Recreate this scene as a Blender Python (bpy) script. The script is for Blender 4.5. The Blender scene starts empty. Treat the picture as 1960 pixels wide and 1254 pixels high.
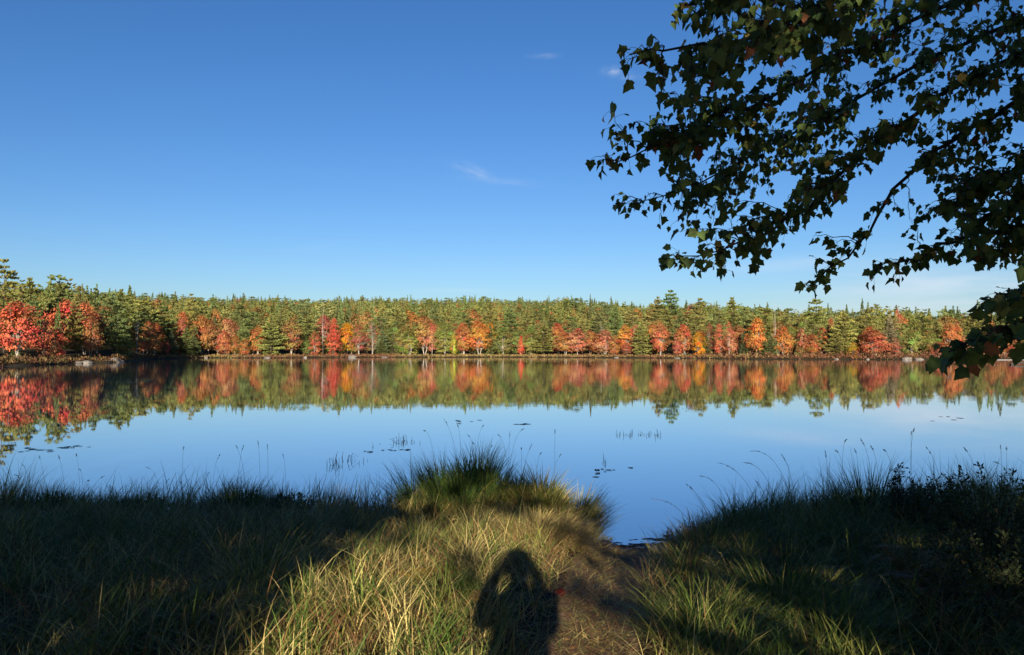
import bpy, bmesh, math, random
import numpy as np
from mathutils import Vector, Matrix
R = math.radians
random.seed(7)
rng = np.random.default_rng(7)
scene = bpy.context.scene
COL = scene.collection

# ------------------------------------------------------------------ camera, sky, sun, exposure
CAMZ, PITCH, F = 2.2, R(1.62), 1524.0          # water is z = 0, photo is 1960 px wide
cam = bpy.data.cameras.new('camera')
cam.sensor_width, cam.lens = 36.0, 28.0
cam.clip_start, cam.clip_end = 0.02, 8000
camo = bpy.data.objects.new('camera', cam)
camo.location = (0, 0, CAMZ)
camo.rotation_euler = (R(90) + PITCH, 0, 0)
COL.objects.link(camo)
scene.camera = camo

SUN_E = R(15.0)
sl = bpy.data.lights.new('sun', 'SUN')
sl.energy, sl.angle, sl.color = 5.0, R(0.5), (1.0, 0.86, 0.66)
so = bpy.data.objects.new('sun', sl)
so.rotation_euler = (R(90) - SUN_E, 0, R(-0.2))   # shines along +Y and down
so.location = (0, -20, 30)
COL.objects.link(so)

world = bpy.data.worlds.new('World')
scene.world = world
world.use_nodes = True
wt = world.node_tree
for n in list(wt.nodes): wt.nodes.remove(n)
class NT:
    def __init__(s, t): s.t = t
    def n(s, typ, **kw):
        x = s.t.nodes.new(typ)
        for k, v in kw.items(): setattr(x, k, v)
        return x
    def put(s, node, i, val):
        if isinstance(val, bpy.types.NodeSocket): s.t.links.new(val, node.inputs[i])
        elif val is not None: node.inputs[i].default_value = val
    def m(s, op, a, b=None, c=None, clamp=False):
        x = s.n('ShaderNodeMath', operation=op, use_clamp=clamp)
        s.put(x, 0, a); s.put(x, 1, b); s.put(x, 2, c)
        return x.outputs[0]
    def vm(s, op, a, b=None, o=0):
        x = s.n('ShaderNodeVectorMath', operation=op)
        s.put(x, 0, a); s.put(x, 1, b)
        return x.outputs[o]
    def mix(s, f, a, b, mode='MIX'):
        x = s.n('ShaderNodeMix', data_type='RGBA', blend_type=mode)
        s.put(x, 0, f); s.put(x, 6, a); s.put(x, 7, b)
        return x.outputs[2]
    def noise(s, vec, scale, detail=2, rough=.5, o=0):
        x = s.n('ShaderNodeTexNoise')
        if vec is not None: s.put(x, 'Vector', vec)
        s.put(x, 'Scale', scale); s.put(x, 'Detail', detail); s.put(x, 'Roughness', rough)
        return x.outputs[o]
    def ramp(s, f, pts):
        x = s.n('ShaderNodeValToRGB')
        e = x.color_ramp.elements
        while len(e) < len(pts): e.new(.5)
        for i, (p, c) in enumerate(pts):
            e[i].position = p; e[i].color = (*c, 1) if len(c) == 3 else c
        s.put(x, 0, f)
        return x.outputs[0]
    def xyz(s, v):
        x = s.n('ShaderNodeSeparateXYZ'); s.put(x, 0, v)
        return x.outputs
    def cxyz(s, a, b, c):
        x = s.n('ShaderNodeCombineXYZ'); s.put(x, 0, a); s.put(x, 1, b); s.put(x, 2, c)
        return x.outputs[0]
W = NT(wt)
sky = W.n('ShaderNodeTexSky', sky_type='NISHITA')
sky.sun_disc = False
sky.sun_elevation, sky.sun_rotation = SUN_E, R(180)
sky.altitude, sky.air_density, sky.dust_density, sky.ozone_density = 0, 1.0, 0.35, 1.6
d = W.xyz(W.n('ShaderNodeTexCoord').outputs['Generated'])
yy = W.m('MAXIMUM', d[1], .05)
az, el = W.m('DIVIDE', d[0], yy), W.m('DIVIDE', d[2], yy)
def cloud(px, py, sx, sy, amt, scale, tilt=0.0, stretch=3.0):
    a0, e0 = (px-980)/F, (670-py)/F
    da = W.m('SUBTRACT', az, a0); de = W.m('SUBTRACT', W.m('SUBTRACT', el, e0), W.m('MULTIPLY', da, tilt))
    q = W.m('ADD', W.m('POWER', W.m('ABSOLUTE', W.m('DIVIDE', da, sx/F)), 2.0), W.m('POWER', W.m('ABSOLUTE', W.m('DIVIDE', de, sy/F)), 2.0))
    g = W.m('EXPONENT', W.m('MULTIPLY', q, -1.0))
    nz = W.noise(W.cxyz(W.m('MULTIPLY', da, scale/stretch), W.m('MULTIPLY', de, scale), px*.01), 1.0, 6, .6)
    k = W.m('MULTIPLY', W.m('SUBTRACT', nz, .34), 2.6, clamp=True)
    return W.m('MULTIPLY', W.m('MULTIPLY', g, k), amt)
cl = None
for args in [(1176, 131, 17, 7, .62, 90, 0, 1.5), (1200, 142, 26, 6, .22, 90, 0, 2), (1042, 102, 24, 5, .25, 90, 0, 3),
             (905, 326, 34, 11, .30, 75, -.35, 2), (965, 346, 60, 7, .17, 70, -.1, 5), (1840, 540, 260, 46, .95, 26, .05, 7),
             (1720, 592, 320, 14, .6, 44, .02, 8), (1560, 500, 160, 12, .35, 50, .08, 8), (640, 470, 90, 9, .06, 50, .12, 6), (860, 556, 70, 4, .2, 60, 0, 6)]:
    c_ = cloud(*args)
    cl = c_ if cl is None else W.m('ADD', cl, c_)
front = W.m('GREATER_THAN', d[1], .06)
cl = W.m('MULTIPLY', W.m('MINIMUM', cl, .8), front)
hs = W.n('ShaderNodeHueSaturation'); W.put(hs, 'Color', sky.outputs[0]); hs.inputs['Saturation'].default_value = 1.12
sc_ = W.n('ShaderNodeSeparateColor'); W.put(sc_, 0, hs.outputs[0])
cc_ = W.n('ShaderNodeCombineColor')                    # clear autumn air: a deeper blue than the model's default
for i_, (g_, p_) in enumerate(((.61, 1.207), (.757, 1.08), (1.12, 1.07))):
    W.put(cc_, i_, W.m('MULTIPLY', W.m('POWER', W.m('MULTIPLY', sc_.outputs[i_], .1), p_), g_*10))
tint = cc_.outputs[0]
skyc = W.mix(cl, tint, (6.4, 7.0, 7.8, 1))
bg = W.n('ShaderNodeBackground'); W.put(bg, 0, skyc); bg.inputs[1].default_value = 0.05
wo = W.n('ShaderNodeOutputWorld'); wt.links.new(bg.outputs[0], wo.inputs[0])
scene.view_settings.view_transform = 'Standard'
scene.view_settings.look = 'None'
scene.view_settings.gamma = 1
scene.view_settings.exposure = 1.25
scene.cycles.max_bounces = 6
scene.cycles.transparent_max_bounces = 4
scene.cycles.use_adaptive_sampling = True

# ------------------------------------------------------------------ helpers
def tag(o, label=None, cat=None, group=None, kind=None):
    if label: o['label'] = label
    if cat: o['category'] = cat
    if group: o['group'] = group
    if kind: o['kind'] = kind
    return o
def np_mesh(name, verts, quads=None, tris=None, col=None, smooth=False):
    me = bpy.data.meshes.new(name)
    verts = np.asarray(verts, np.float32).reshape(-1, 3)
    q = np.zeros((0, 4), np.int32) if quads is None else np.asarray(quads, np.int32).reshape(-1, 4)
    t = np.zeros((0, 3), np.int32) if tris is None else np.asarray(tris, np.int32).reshape(-1, 3)
    me.vertices.add(len(verts)); me.vertices.foreach_set('co', verts.ravel())
    loops = np.concatenate([q.ravel(), t.ravel()])
    me.loops.add(len(loops)); me.loops.foreach_set('vertex_index', loops)
    starts = np.concatenate([np.arange(len(q))*4, len(q)*4 + np.arange(len(t))*3]).astype(np.int32)
    tot = np.concatenate([np.full(len(q), 4), np.full(len(t), 3)]).astype(np.int32)
    me.polygons.add(len(starts)); me.polygons.foreach_set('loop_start', starts); me.polygons.foreach_set('loop_total', tot)
    if smooth: me.polygons.foreach_set('use_smooth', np.ones(len(starts), bool))
    if col is not None:
        a = me.attributes.new('col', 'FLOAT_COLOR', 'POINT')
        c = np.ones((len(verts), 4), np.float32); c[:, :3] = col
        a.data.foreach_set('color', c.ravel())
    me.update(calc_edges=True); me.validate()
    return me
def obj(name, me, mat=None, parent=None, loc=None):
    o = bpy.data.objects.new(name, me)
    COL.objects.link(o)
    if mat and me and not me.materials: me.materials.append(mat)
    if parent: o.parent = parent
    if loc is not None: o.location = loc
    return o
def empty(name, loc=(0, 0, 0), rz=0):
    o = bpy.data.objects.new(name, None); COL.objects.link(o)
    o.location = loc; o.rotation_euler = (0, 0, rz); o.empty_display_size = .2
    return o
def at(px, py, D):
    """world point seen at photo pixel (px,py) lying at forward distance D"""
    xr, v = (px-980)/F, (627-py)/F
    dy, dz = math.cos(PITCH) - v*math.sin(PITCH), math.sin(PITCH) + v*math.cos(PITCH)
    return np.array([xr/dy*D, D, CAMZ + dz/dy*D])
def interp(x, pts):
    return np.interp(x, [p[0] for p in pts], [p[1] for p in pts])
def vnoise(x, y, seed=0, f=1.0):
    """cheap smooth noise from summed sines, about -1..1"""
    s = seed*12.9898
    return (np.sin(x*f*1.7+s+1.3*np.sin(y*f*.9+s*.7)) + np.sin(y*f*2.1-s*1.7+1.1*np.sin(x*f*1.3+s)) + .6*np.sin((x+y)*f*3.3+s*2.3) + .5*np.sin((x-y*1.3)*f*4.7+s*3.1))/3.1
def unit(v):
    return v/np.maximum(np.linalg.norm(v, axis=-1, keepdims=True), 1e-9)
def tube(path, rad, sides=6):
    """verts, quads of a tapered tube along a polyline"""
    P = np.asarray(path, float); n = len(P)
    r = np.broadcast_to(np.asarray(rad, float), (n,))
    T = np.gradient(P, axis=0); T = unit(T)
    ref = np.array([0, 0, 1.0]) if abs(T[:, 2]).mean() < .8 else np.array([1.0, 0, 0])
    A = unit(np.cross(T, ref)); B = np.cross(T, A)
    th = np.arange(sides)/sides*2*np.pi
    V = P[:, None] + r[:, None, None]*(A[:, None]*np.cos(th)[None, :, None] + B[:, None]*np.sin(th)[None, :, None])
    i = np.arange(n-1)[:, None]*sides; j = np.arange(sides)[None]; k = (j+1) % sides
    Q = np.stack([i+j, i+k, i+sides+k, i+sides+j], -1).reshape(-1, 4)
    return V.reshape(-1, 3), Q
class Acc:
    """collects verts / faces / colours of one mesh"""
    def __init__(s): s.v, s.q, s.t, s.c, s.n = [], [], [], [], 0
    def add(s, v, q=None, t=None, c=None):
        v = np.asarray(v, float).reshape(-1, 3)
        if q is not None and len(q): s.q.append(np.asarray(q).reshape(-1, 4) + s.n)
        if t is not None and len(t): s.t.append(np.asarray(t).reshape(-1, 3) + s.n)
        if c is not None: s.c.append(np.broadcast_to(np.asarray(c, float), (len(v), 3)))
        s.v.append(v); s.n += len(v)
        return s
    def mesh(s, name, smooth=False):
        cat = lambda l: np.concatenate(l) if l else None
        return np_mesh(name, cat(s.v), cat(s.q), cat(s.t), cat(s.c), smooth)
def diamonds(c, u, v):
    """N diamond quads centred c with half axes u, v"""
    V = np.stack([c+u, c+v, c-u, c-v], 1)
    Q = np.arange(len(c)*4).reshape(-1, 4)
    return V.reshape(-1, 3), Q
def rand_dirs(n, r=rng):
    return unit(r.normal(size=(n, 3)))
def perp(a, r=rng):
    return unit(np.cross(a, rand_dirs(len(a), r)))

# ------------------------------------------------------------------ materials
def new_mat(name):
    m = bpy.data.materials.new(name); m.use_nodes = True
    t = m.node_tree
    for n in list(t.nodes): t.nodes.remove(n)
    N = NT(t); out = N.n('ShaderNodeOutputMaterial')
    return m, N, out
def principled(N, base, rough=.7, spec=.3, normal=None, ior=None):
    p = N.n('ShaderNodeBsdfPrincipled')
    N.put(p, 'Base Color', base); N.put(p, 'Roughness', rough); N.put(p, 'Specular IOR Level', spec)
    if normal is not None: N.put(p, 'Normal', normal)
    if ior: N.put(p, 'IOR', ior)
    return p
def leaf_mat(name, src='object', transl=.25, rough=.6, spec=.25, var=.35, scale=3.0, gain=1.0):
    """foliage: colour from the object's own colour (trees) or from a per-blade colour (grass)"""
    m, N, out = new_mat(name)
    at_ = N.n('ShaderNodeAttribute', attribute_name='col').outputs['Color']
    if src == 'object':
        base = N.mix(1.0, N.n('ShaderNodeObjectInfo').outputs['Color'], at_, 'MULTIPLY')
    else: base = at_
    nz = N.noise(N.n('ShaderNodeNewGeometry').outputs['Position'], scale, 2, .6)
    hsv = N.n('ShaderNodeHueSaturation'); N.put(hsv, 'Color', base)
    N.put(hsv, 'Value', N.m('MULTIPLY_ADD', nz, 2*var*gain, (1-var)*gain))
    N.put(hsv, 'Hue', N.m('MULTIPLY_ADD', nz, .05, .475))
    c = hsv.outputs[0]
    p = principled(N, c, rough, spec)
    tr = N.n('ShaderNodeBsdfTranslucent'); N.put(tr, 0, c)
    mx = N.n('ShaderNodeMixShader'); mx.inputs[0].default_value = transl
    N.t.links.new(p.outputs[0], mx.inputs[1]); N.t.links.new(tr.outputs[0], mx.inputs[2]); N.t.links.new(mx.outputs[0], out.inputs[0])
    return m
def bark_mat(name, c1, c2, scale=8.0, bump=.3):
    m, N, out = new_mat(name)
    pos = N.n('ShaderNodeTexCoord').outputs['Object']
    st = N.vm('MULTIPLY', pos, (1, 1, .25))
    nz = N.noise(st, scale, 5, .65)
    b = N.n('ShaderNodeBump'); N.put(b, 'Height', nz); b.inputs['Strength'].default_value = bump
    p = principled(N, N.ramp(nz, [(.3, c1), (.7, c2)]), .85, .2, b.outputs[0])
    N.t.links.new(p.outputs[0], out.inputs[0])
    return m
M = {}
M['tree_leaf'] = leaf_mat('tree_foliage', 'object', .18, .7, .12, .30, .35, gain=.79)
M['woods'] = leaf_mat('woods_foliage', 'col', .12, .75, .1, .25, .2, gain=.88)
M['maple_leaf'] = leaf_mat('maple_leaf', 'col', .12, .6, .18, .3, 12)
M['grass'] = leaf_mat('grass_blade', 'col', .22, .55, .15, .28, 6, gain=.93)
M['bark_pale'] = bark_mat('pale_bark', (.24, .21, .18), (.42, .38, .33))
M['bark_brown'] = bark_mat('brown_bark', (.06, .045, .035), (.13, .10, .075))
M['bark_dark'] = bark_mat('dark_bark', (.025, .02, .018), (.06, .05, .042), 20)
def simple(name, c1, c2, scale=6, rough=.8, spec=.3, bump=.4, dist=.02, detail=6):
    m, N, out = new_mat(name)
    pos = N.n('ShaderNodeNewGeometry').outputs['Position']
    nz = N.noise(pos, scale, detail, .62)
    b = N.n('ShaderNodeBump'); N.put(b, 'Height', nz); b.inputs['Strength'].default_value = bump; b.inputs['Distance'].default_value = dist
    p = principled(N, N.ramp(nz, [(.32, c1), (.68, c2)]), rough, spec, b.outputs[0])
    N.t.links.new(p.outputs[0], out.inputs[0])
    return m
M['rock'] = simple('granite_rock', (.085, .075, .065), (.19, .17, .15), 1.4, .85, .2, .5, .3)
M['soil'] = simple('bank_soil', (.018, .013, .009), (.06, .042, .026), 9, .95, .1, .6, .03)
M['mud'] = simple('wet_mud', (.006, .005, .004), (.02, .015, .011), 14, .35, .5, .5, .02)
M['hill'] = simple('forest_floor', (.02, .018, .01), (.06, .045, .022), .12, .95, .1, .3, .3)
M['sand'] = simple('pale_sand', (.4, .36, .33), (.55, .5, .46), .6, .9, .2, .2, .05)
M['cloth_dark'] = simple('dark_jacket_cloth', (.02, .024, .035), (.035, .04, .055), 60, .9, .2, .2, .003)
M['cloth_blue'] = simple('blue_trouser_cloth', (.03, .045, .09), (.05, .07, .13), 80, .9, .2, .2, .003)
M['skin'] = simple('skin', (.46, .27, .19), (.52, .32, .23), 40, .5, .4, .1, .002)
M['hair'] = simple('brown_hair', (.03, .018, .01), (.07, .045, .025), 70, .6, .3, .5, .004)
M['phone'] = simple('phone_shell', (.02, .02, .022), (.03, .03, .033), 30, .25, .5, .02, .001)
# path: trodden dirt with straw
m, N, out = new_mat('trodden_path')
pos = N.n('ShaderNodeNewGeometry').outputs['Position']
n1, n2 = N.noise(pos, 3.0, 5, .6), N.noise(N.vm('MULTIPLY', pos, (1, 2.6, 1)), 26, 4, .7)
c = N.mix(n1, N.ramp(n2, [(.3, (.06, .038, .024)), (.5, (.25, .155, .10)), (.72, (.50, .33, .22))]), (.21, .135, .092, 1))
b = N.n('ShaderNodeBump'); N.put(b, 'Height', n2); b.inputs['Strength'].default_value = .8; b.inputs['Distance'].default_value = .02
p = principled(N, c, .95, .1, b.outputs[0]); N.t.links.new(p.outputs[0], out.inputs[0]); M['path'] = m
# water: calm lake, ruffled a little more toward the far side
m, N, out = new_mat('lake_water')
pos = N.n('ShaderNodeNewGeometry').outputs['Position']
sx = N.xyz(pos)
far = N.m('MULTIPLY', N.m('SUBTRACT', sx[1], 25.0), 1/130.0, clamp=True)
patch = N.noise(N.vm('MULTIPLY', pos, (.012, .05, 1)), 1.0, 3, .6)
w1 = N.noise(N.vm('MULTIPLY', pos, (.55, 1.5, 1)), 1.0, 3, .55)
w2 = N.noise(N.vm('MULTIPLY', pos, (3.0, 6.5, 1)), 1.0, 2, .5)
band = N.m('MULTIPLY', N.m('SUBTRACT', N.noise(N.vm('MULTIPLY', pos, (.035, .16, 1)), 1.0, 3, .6), .60), 7.0, clamp=True)
hgt0 = N.m('ADD', N.m('MULTIPLY', w1, N.m('MULTIPLY_ADD', far, .0040, .0006)),
          N.m('MULTIPLY', w2, N.m('MULTIPLY_ADD', N.m('MULTIPLY', far, patch), .0024, .0001)))
hgt = N.m('ADD', hgt0, N.m('MULTIPLY', N.m('MULTIPLY', w2, band), N.m('MULTIPLY_ADD', far, .0012, .0013)))
b = N.n('ShaderNodeBump'); N.put(b, 'Height', hgt); b.inputs['Strength'].default_value = 1.0; b.inputs['Distance'].default_value = 1.0
gl = N.n('ShaderNodeBsdfGlossy'); N.put(gl, 'Roughness', .012); N.put(gl, 'Normal', b.outputs[0]); N.put(gl, 'Color', (.96, .97, 1.0, 1))
df = N.n('ShaderNodeBsdfDiffuse'); N.put(df, 'Color', (.02, .05, .10, 1))
fr = N.n('ShaderNodeFresnel'); fr.inputs['IOR'].default_value = 1.55; N.put(fr, 'Normal', b.outputs[0])
mx = N.n('ShaderNodeMixShader'); N.put(mx, 0, N.m('POWER', fr.outputs[0], .42))
N.t.links.new(df.outputs[0], mx.inputs[1]); N.t.links.new(gl.outputs[0], mx.inputs[2]); N.t.links.new(mx.outputs[0], out.inputs[0])
M['water'] = m

# ------------------------------------------------------------------ setting: water, far land, near bank
SHORE = [(-1400, 60), (-600, 75), (-250, 88), (0, 106), (70, 116), (140, 128), (185, 134), (226, 140), (250, 160), (285, 188), (330, 205),
         (400, 222), (500, 218), (700, 235), (960, 240), (1200, 225), (1300, 210), (1440, 192), (1700, 184), (1850, 186), (1960, 196), (2300, 205), (3400, 180)]
def shoreD(px): return interp(px, SHORE)
RIDGE = [(-1400, 556), (0, 560), (300, 571), (600, 576), (900, 576), (1000, 575), (1200, 586), (1400, 594), (1500, 604), (1700, 613), (1960, 609), (3400, 600)]
RD = 720.0
def ridgeZ(px): return (670-interp(px, RIDGE))/F*RD + CAMZ - 13
def landZ(px, D):
    s = np.asarray(D, float) - shoreD(px)
    low = np.interp(s, [-6, -2, 0, 1.5, 5, 14, 40], [-.5, -.2, .02, .28, .5, .9, 1.6])
    t = np.clip((s-20)/(RD-shoreD(px)-20), 0, 1)
    hill = ridgeZ(px)*t**1.05
    beyond = np.clip((np.asarray(D, float)-RD)/800, 0, 1)
    return low*(s < 40) + (s >= 40)*1.6 + hill - beyond*12
wv = [(-4000, -30, 0), (4000, -30, 0), (4000, 4000, 0), (-4000, 4000, 0)]
wat = obj('water', np_mesh('water', wv, [[0, 1, 2, 3]]), M['water']); tag(wat, kind='structure')
pxs = np.linspace(-1400, 3400, 241)
ss = np.array([-6, -2, 0, .8, 1.6, 3, 5, 9, 14, 22, 32, 45, 65, 90, 125, 170, 225, 290, 360, 440, 540, 700, 1000, 1600, 2600.])
PX, S = np.meshgrid(pxs, ss)
jag = vnoise(PX*.05, PX*.021, 3)*2.2 + vnoise(PX*.21, PX*.1, 5)*.7
D_ = shoreD(PX) + S + jag*np.clip(1-S/20, 0, 1)
Z = landZ(PX, shoreD(PX)+S) + vnoise(PX*.06, S*.2, 9)*.12*(S > 1)
V = np.stack([(PX-980)/F*D_, D_, Z], -1).reshape(-1, 3)
nr, nc = PX.shape
i = (np.arange(nr-1)[:, None]*nc + np.arange(nc-1)[None]).ravel()
hl = obj('hills', np_mesh('hills', V, np.stack([i, i+1, i+nc+1, i+nc], -1), smooth=True), M['hill']); tag(hl, kind='structure')

NEAR = [(-60, 12.5), (-14, 11.2), (-8, 10.8), (-4, 10.3), (-2.2, 10.1), (-1.55, 9.7), (-1.1, 10.05), (-.2, 10.3), (.5, 10.0), (.8, 9.2), (1.0, 8.7), (1.5, 8.58), (1.85, 8.7), (2.2, 9.3), (3.5, 10.0), (6, 10.6), (14, 11.2), (60, 12)]
def nearY(x): return interp(x, NEAR)
def pathX(y): return np.interp(y, [-6, 0, 3, 4.2, 6, 7.5, 9.2], [.05, .15, .3, .42, .68, .98, 1.38])
def pathW(y): return np.interp(y, [-6, 3, 4.2, 6.5, 8, 9.2], [.3, .26, .25, .30, .38, .52])
def bankZ(x, y):
    x = np.asarray(x, float); y = np.asarray(y, float)
    d_ = nearY(x) - y                                       # metres inland of the water's edge
    z = np.interp(d_, [-3, -.6, 0, .25, 1.0, 2.5, 5, 9, 60], [-.6, -.18, 0.0, .09, .22, .40, .60, .68, 1.6])
    pd = np.abs(x-pathX(y))/pathW(y)
    path = np.clip(1.35-pd, 0, 1)
    z = z*(1-path) + path*np.interp(d_, [-3, -.6, 0, .3, 2, 4.6, 9, 60], [-.6, -.15, 0, .03, .26, .58, .66, 1.6])
    g = lambda cx, cy, rx, ry: np.exp(-((x-cx)/rx)**2-((y-cy)/ry)**2)
    z = z + .20*g(-.5, 9.0, .65, .75) + .13*g(.35, 8.75, .45, .6)             # the two tussock mounds
    z = z + .22*g(3.9, 7.0, 1.8, 1.6) + .10*g(-2.9, 9.4, .9, .6)
    return z + (1-path)*.035*vnoise(x*1.7, y*1.7, 2)*np.clip(d_*2, 0, 1)
def grid(x0, x1, nx, y0, y1, ny):
    X, Y = np.meshgrid(np.linspace(x0, x1, nx), np.linspace(y0, y1, ny))
    i = (np.arange(ny-1)[:, None]*nx + np.arange(nx-1)[None]).ravel()
    return X, Y, np.stack([i, i+1, i+nx+1, i+nx], -1)
xs = np.unique(np.concatenate([np.linspace(-60, -9, 30), np.linspace(-9, 9, 181), np.linspace(9, 60, 30)]))
ys = np.unique(np.concatenate([np.linspace(-40, 2, 30), np.linspace(2, 12, 121), [13, 15]]))
X, Y = np.meshgrid(xs, ys); nc = len(xs)
i = (np.arange(len(ys)-1)[:, None]*nc + np.arange(nc-1)[None]).ravel()
gr = obj('ground', np_mesh('ground', np.stack([X, Y, bankZ(X, Y)], -1), np.stack([i, i+1, i+nc+1, i+nc], -1), smooth=True), M['soil']); tag(gr, kind='structure')
# the path lies on the bank as a sheet of its own
ys = np.linspace(-6, 8.66, 180); ts = np.linspace(-1, 1, 25)
T, Y = np.meshgrid(ts, ys)
X = pathX(Y) + T*pathW(Y)*(1.0 + .10*vnoise(Y*2.3, T*.1, 4))
i = (np.arange(len(ys)-1)[:, None]*25 + np.arange(24)[None]).ravel()
pz = bankZ(X, Y) + .012 + .012*vnoise(X*6, Y*6, 6) - .03*(np.abs(T) > .95)
po = obj('path', np_mesh('path', np.stack([X, Y, pz], -1), np.stack([i, i+1, i+26, i+25], -1), smooth=True), M['path']); tag(po, kind='structure')

# ------------------------------------------------------------------ far trees: unit models (height 1, width 1)
def crown_mesh(name, centers, size, aspect, seed, updir=.35, tint=None):
    r = np.random.default_rng(seed)
    n = len(centers)
    outw = unit(centers - np.array([0, 0, .45]))
    nrm = unit(rand_dirs(n, r)*.62 + outw*.9 + np.array([0, 0, updir]))
    u = perp(nrm, r); v = np.cross(nrm, u)
    s = size*r.uniform(.6, 1.3, n)[:, None]
    V, Q = diamonds(centers, u*s, v*s*aspect)
    b = r.uniform(.72, 1.22, n)
    c = np.stack([b*r.uniform(.92, 1.1, n), b, b*r.uniform(.85, 1.1, n)], -1)
    if tint is not None: c = c*tint
    return np_mesh(name, V, Q, col=np.repeat(c, 4, 0))
def broad_tree(seed, low=.16, clusters=62, per=42, stems=3, bush=1.0):
    """egg-shaped, lobed broadleaf crown on a forked trunk"""
    r = np.random.default_rng(seed)
    C, K, TI = [], [], []
    lobes = r.uniform(0, 2*np.pi, 5)
    for k in range(clusters):
        h = low + (1-low)*r.beta(1.35, 1.15)
        t = (h-low)/(1-low)
        prof = np.sin(np.pi*min(1, t**.75*.93+.07))**.72*.5*bush
        a = r.uniform(0, 2*np.pi)
        prof *= .78 + .22*np.cos(3*(a-lobes[0])+4*t+lobes[1]) + .12*np.cos(7*t+lobes[2])
        rad = prof*np.sqrt(r.uniform(.18, 1))
        c0 = np.array([np.cos(a)*rad, np.sin(a)*rad, h*.97])
        K.append(c0)
        n = int(per*r.uniform(.6, 1.4))
        p = r.normal(size=(n, 3))*np.array([.072, .072, .026])*r.uniform(.7, 1.25)
        p[:, 2] -= .25*np.hypot(p[:, 0], p[:, 1])
        C.append(c0+p)
        ht = vnoise(c0[0]*5, c0[2]*5+c0[1]*3, seed) + r.normal()*.35          # limbs turn colour at their own pace
        TI.append(np.tile(np.array([1-.10*ht, 1+.42*ht, 1+.15*ht])*r.uniform(.85, 1.15), (n, 1)))
    C = np.concatenate(C); C[:, 2] = np.clip(C[:, 2], low*.55, 1)
    tr = Acc()
    for s in range(stems):
        a = r.uniform(0, 2*np.pi); b0 = np.array([np.cos(a), np.sin(a), 0])*.02*(stems > 1)
        top = np.array([np.cos(a)*.13, np.sin(a)*.13, r.uniform(.42, .6)])
        mid = (b0+top)/2 + np.array([*r.normal(size=2)*.02, -.03])
        q = np.linspace(0, 1, 7)[:, None]
        P = (1-q)**2*b0 + 2*q*(1-q)*mid + q*q*top
        tr.add(*tube(P, np.linspace(.014, .003, 7), 6))
        for k in r.choice(len(K), min(9, len(K)), replace=False):
            i0 = r.integers(2, 5)
            e = K[k]; m_ = (P[i0]+e)/2 + np.array([0, 0, -.02])
            tr.add(*tube([P[i0], m_, e], [.005, .0035, .0015], 4))
    return tr.mesh('broadleaf_trunk', True), crown_mesh('broadleaf_crown', C, .021, .8, seed+50, tint=np.clip(np.concatenate(TI), .5, 1.8))
def pine_tree(seed, low=.12, whorls=15, gap=.5, taper=.9, wid=.5):
    """white pine: flat upswept plumes in loose whorls, broken outline"""
    r = np.random.default_rng(seed)
    C, U = [], []
    tr = Acc()
    tr.add(*tube(np.array([[0, 0, 0], [.01, 0, .4], [-.008, .006, .75], [0, 0, .985]]), [.016, .012, .007, .002], 7))
    for w in range(whorls):
        t = (w+.5*r.uniform())/whorls
        h = low + (1-low)*t*.985
        L0 = wid*np.interp(t, [0, .12, .35, .6, .8, .92, 1], [.7, .95, 1, .82, .54, .30, .07])**taper
        nb = r.integers(5, 8)
        a0 = r.uniform(0, 2*np.pi)
        for k in range(nb):
            if r.uniform() < .08: continue
            a = a0 + k*2*np.pi/nb + r.normal()*.25
            L = L0*r.uniform(.55, 1.12)
            rise = L*r.uniform(-.08, .16)
            n = int(18 + 88*L)
            q = r.uniform(.12, 1, n)**.75
            d = np.array([np.cos(a), np.sin(a), 0]); sd = np.array([-np.sin(a), np.cos(a), 0])
            p = d*(q*L)[:, None] + sd*(r.normal(size=n)*.30*L*np.sin(np.pi*np.clip(q, .12, .93))**.6*.55)[:, None]
            p[:, 2] += h + rise*q**1.6 + r.normal(size=n)*.0075 - .02*(p[:, 0]**2+p[:, 1]**2)
            C.append(p)
            U.append(unit(d + sd*r.normal(size=n)[:, None]*.5 + np.array([0, 0, .35])))
            if k % 2 == 0: tr.add(*tube([[0, 0, h-.01], d*L*.85+np.array([0, 0, h+rise*.7])], [.004, .0012], 4))
    C = np.concatenate(C); U = np.concatenate(U); n = len(C)
    outw = unit(C*np.array([1, 1, 0]) + 1e-4)
    nrm = unit(rand_dirs(n, r)*.6 + outw*.55 + np.array([0, 0, .6]))
    v = unit(np.cross(nrm, U))
    s = r.uniform(.7, 1.3, n)[:, None]
    V, Q = diamonds(C, U*.030*s, v*.0125*s)
    b = r.uniform(.72, 1.25, n)
    c = np.stack([b*r.uniform(.9, 1.12, n), b, b*r.uniform(.85, 1.1, n)], -1)
    return tr.mesh('pine_trunk', True), np_mesh('pine_crown', V, Q, col=np.repeat(c, 4, 0))
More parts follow.
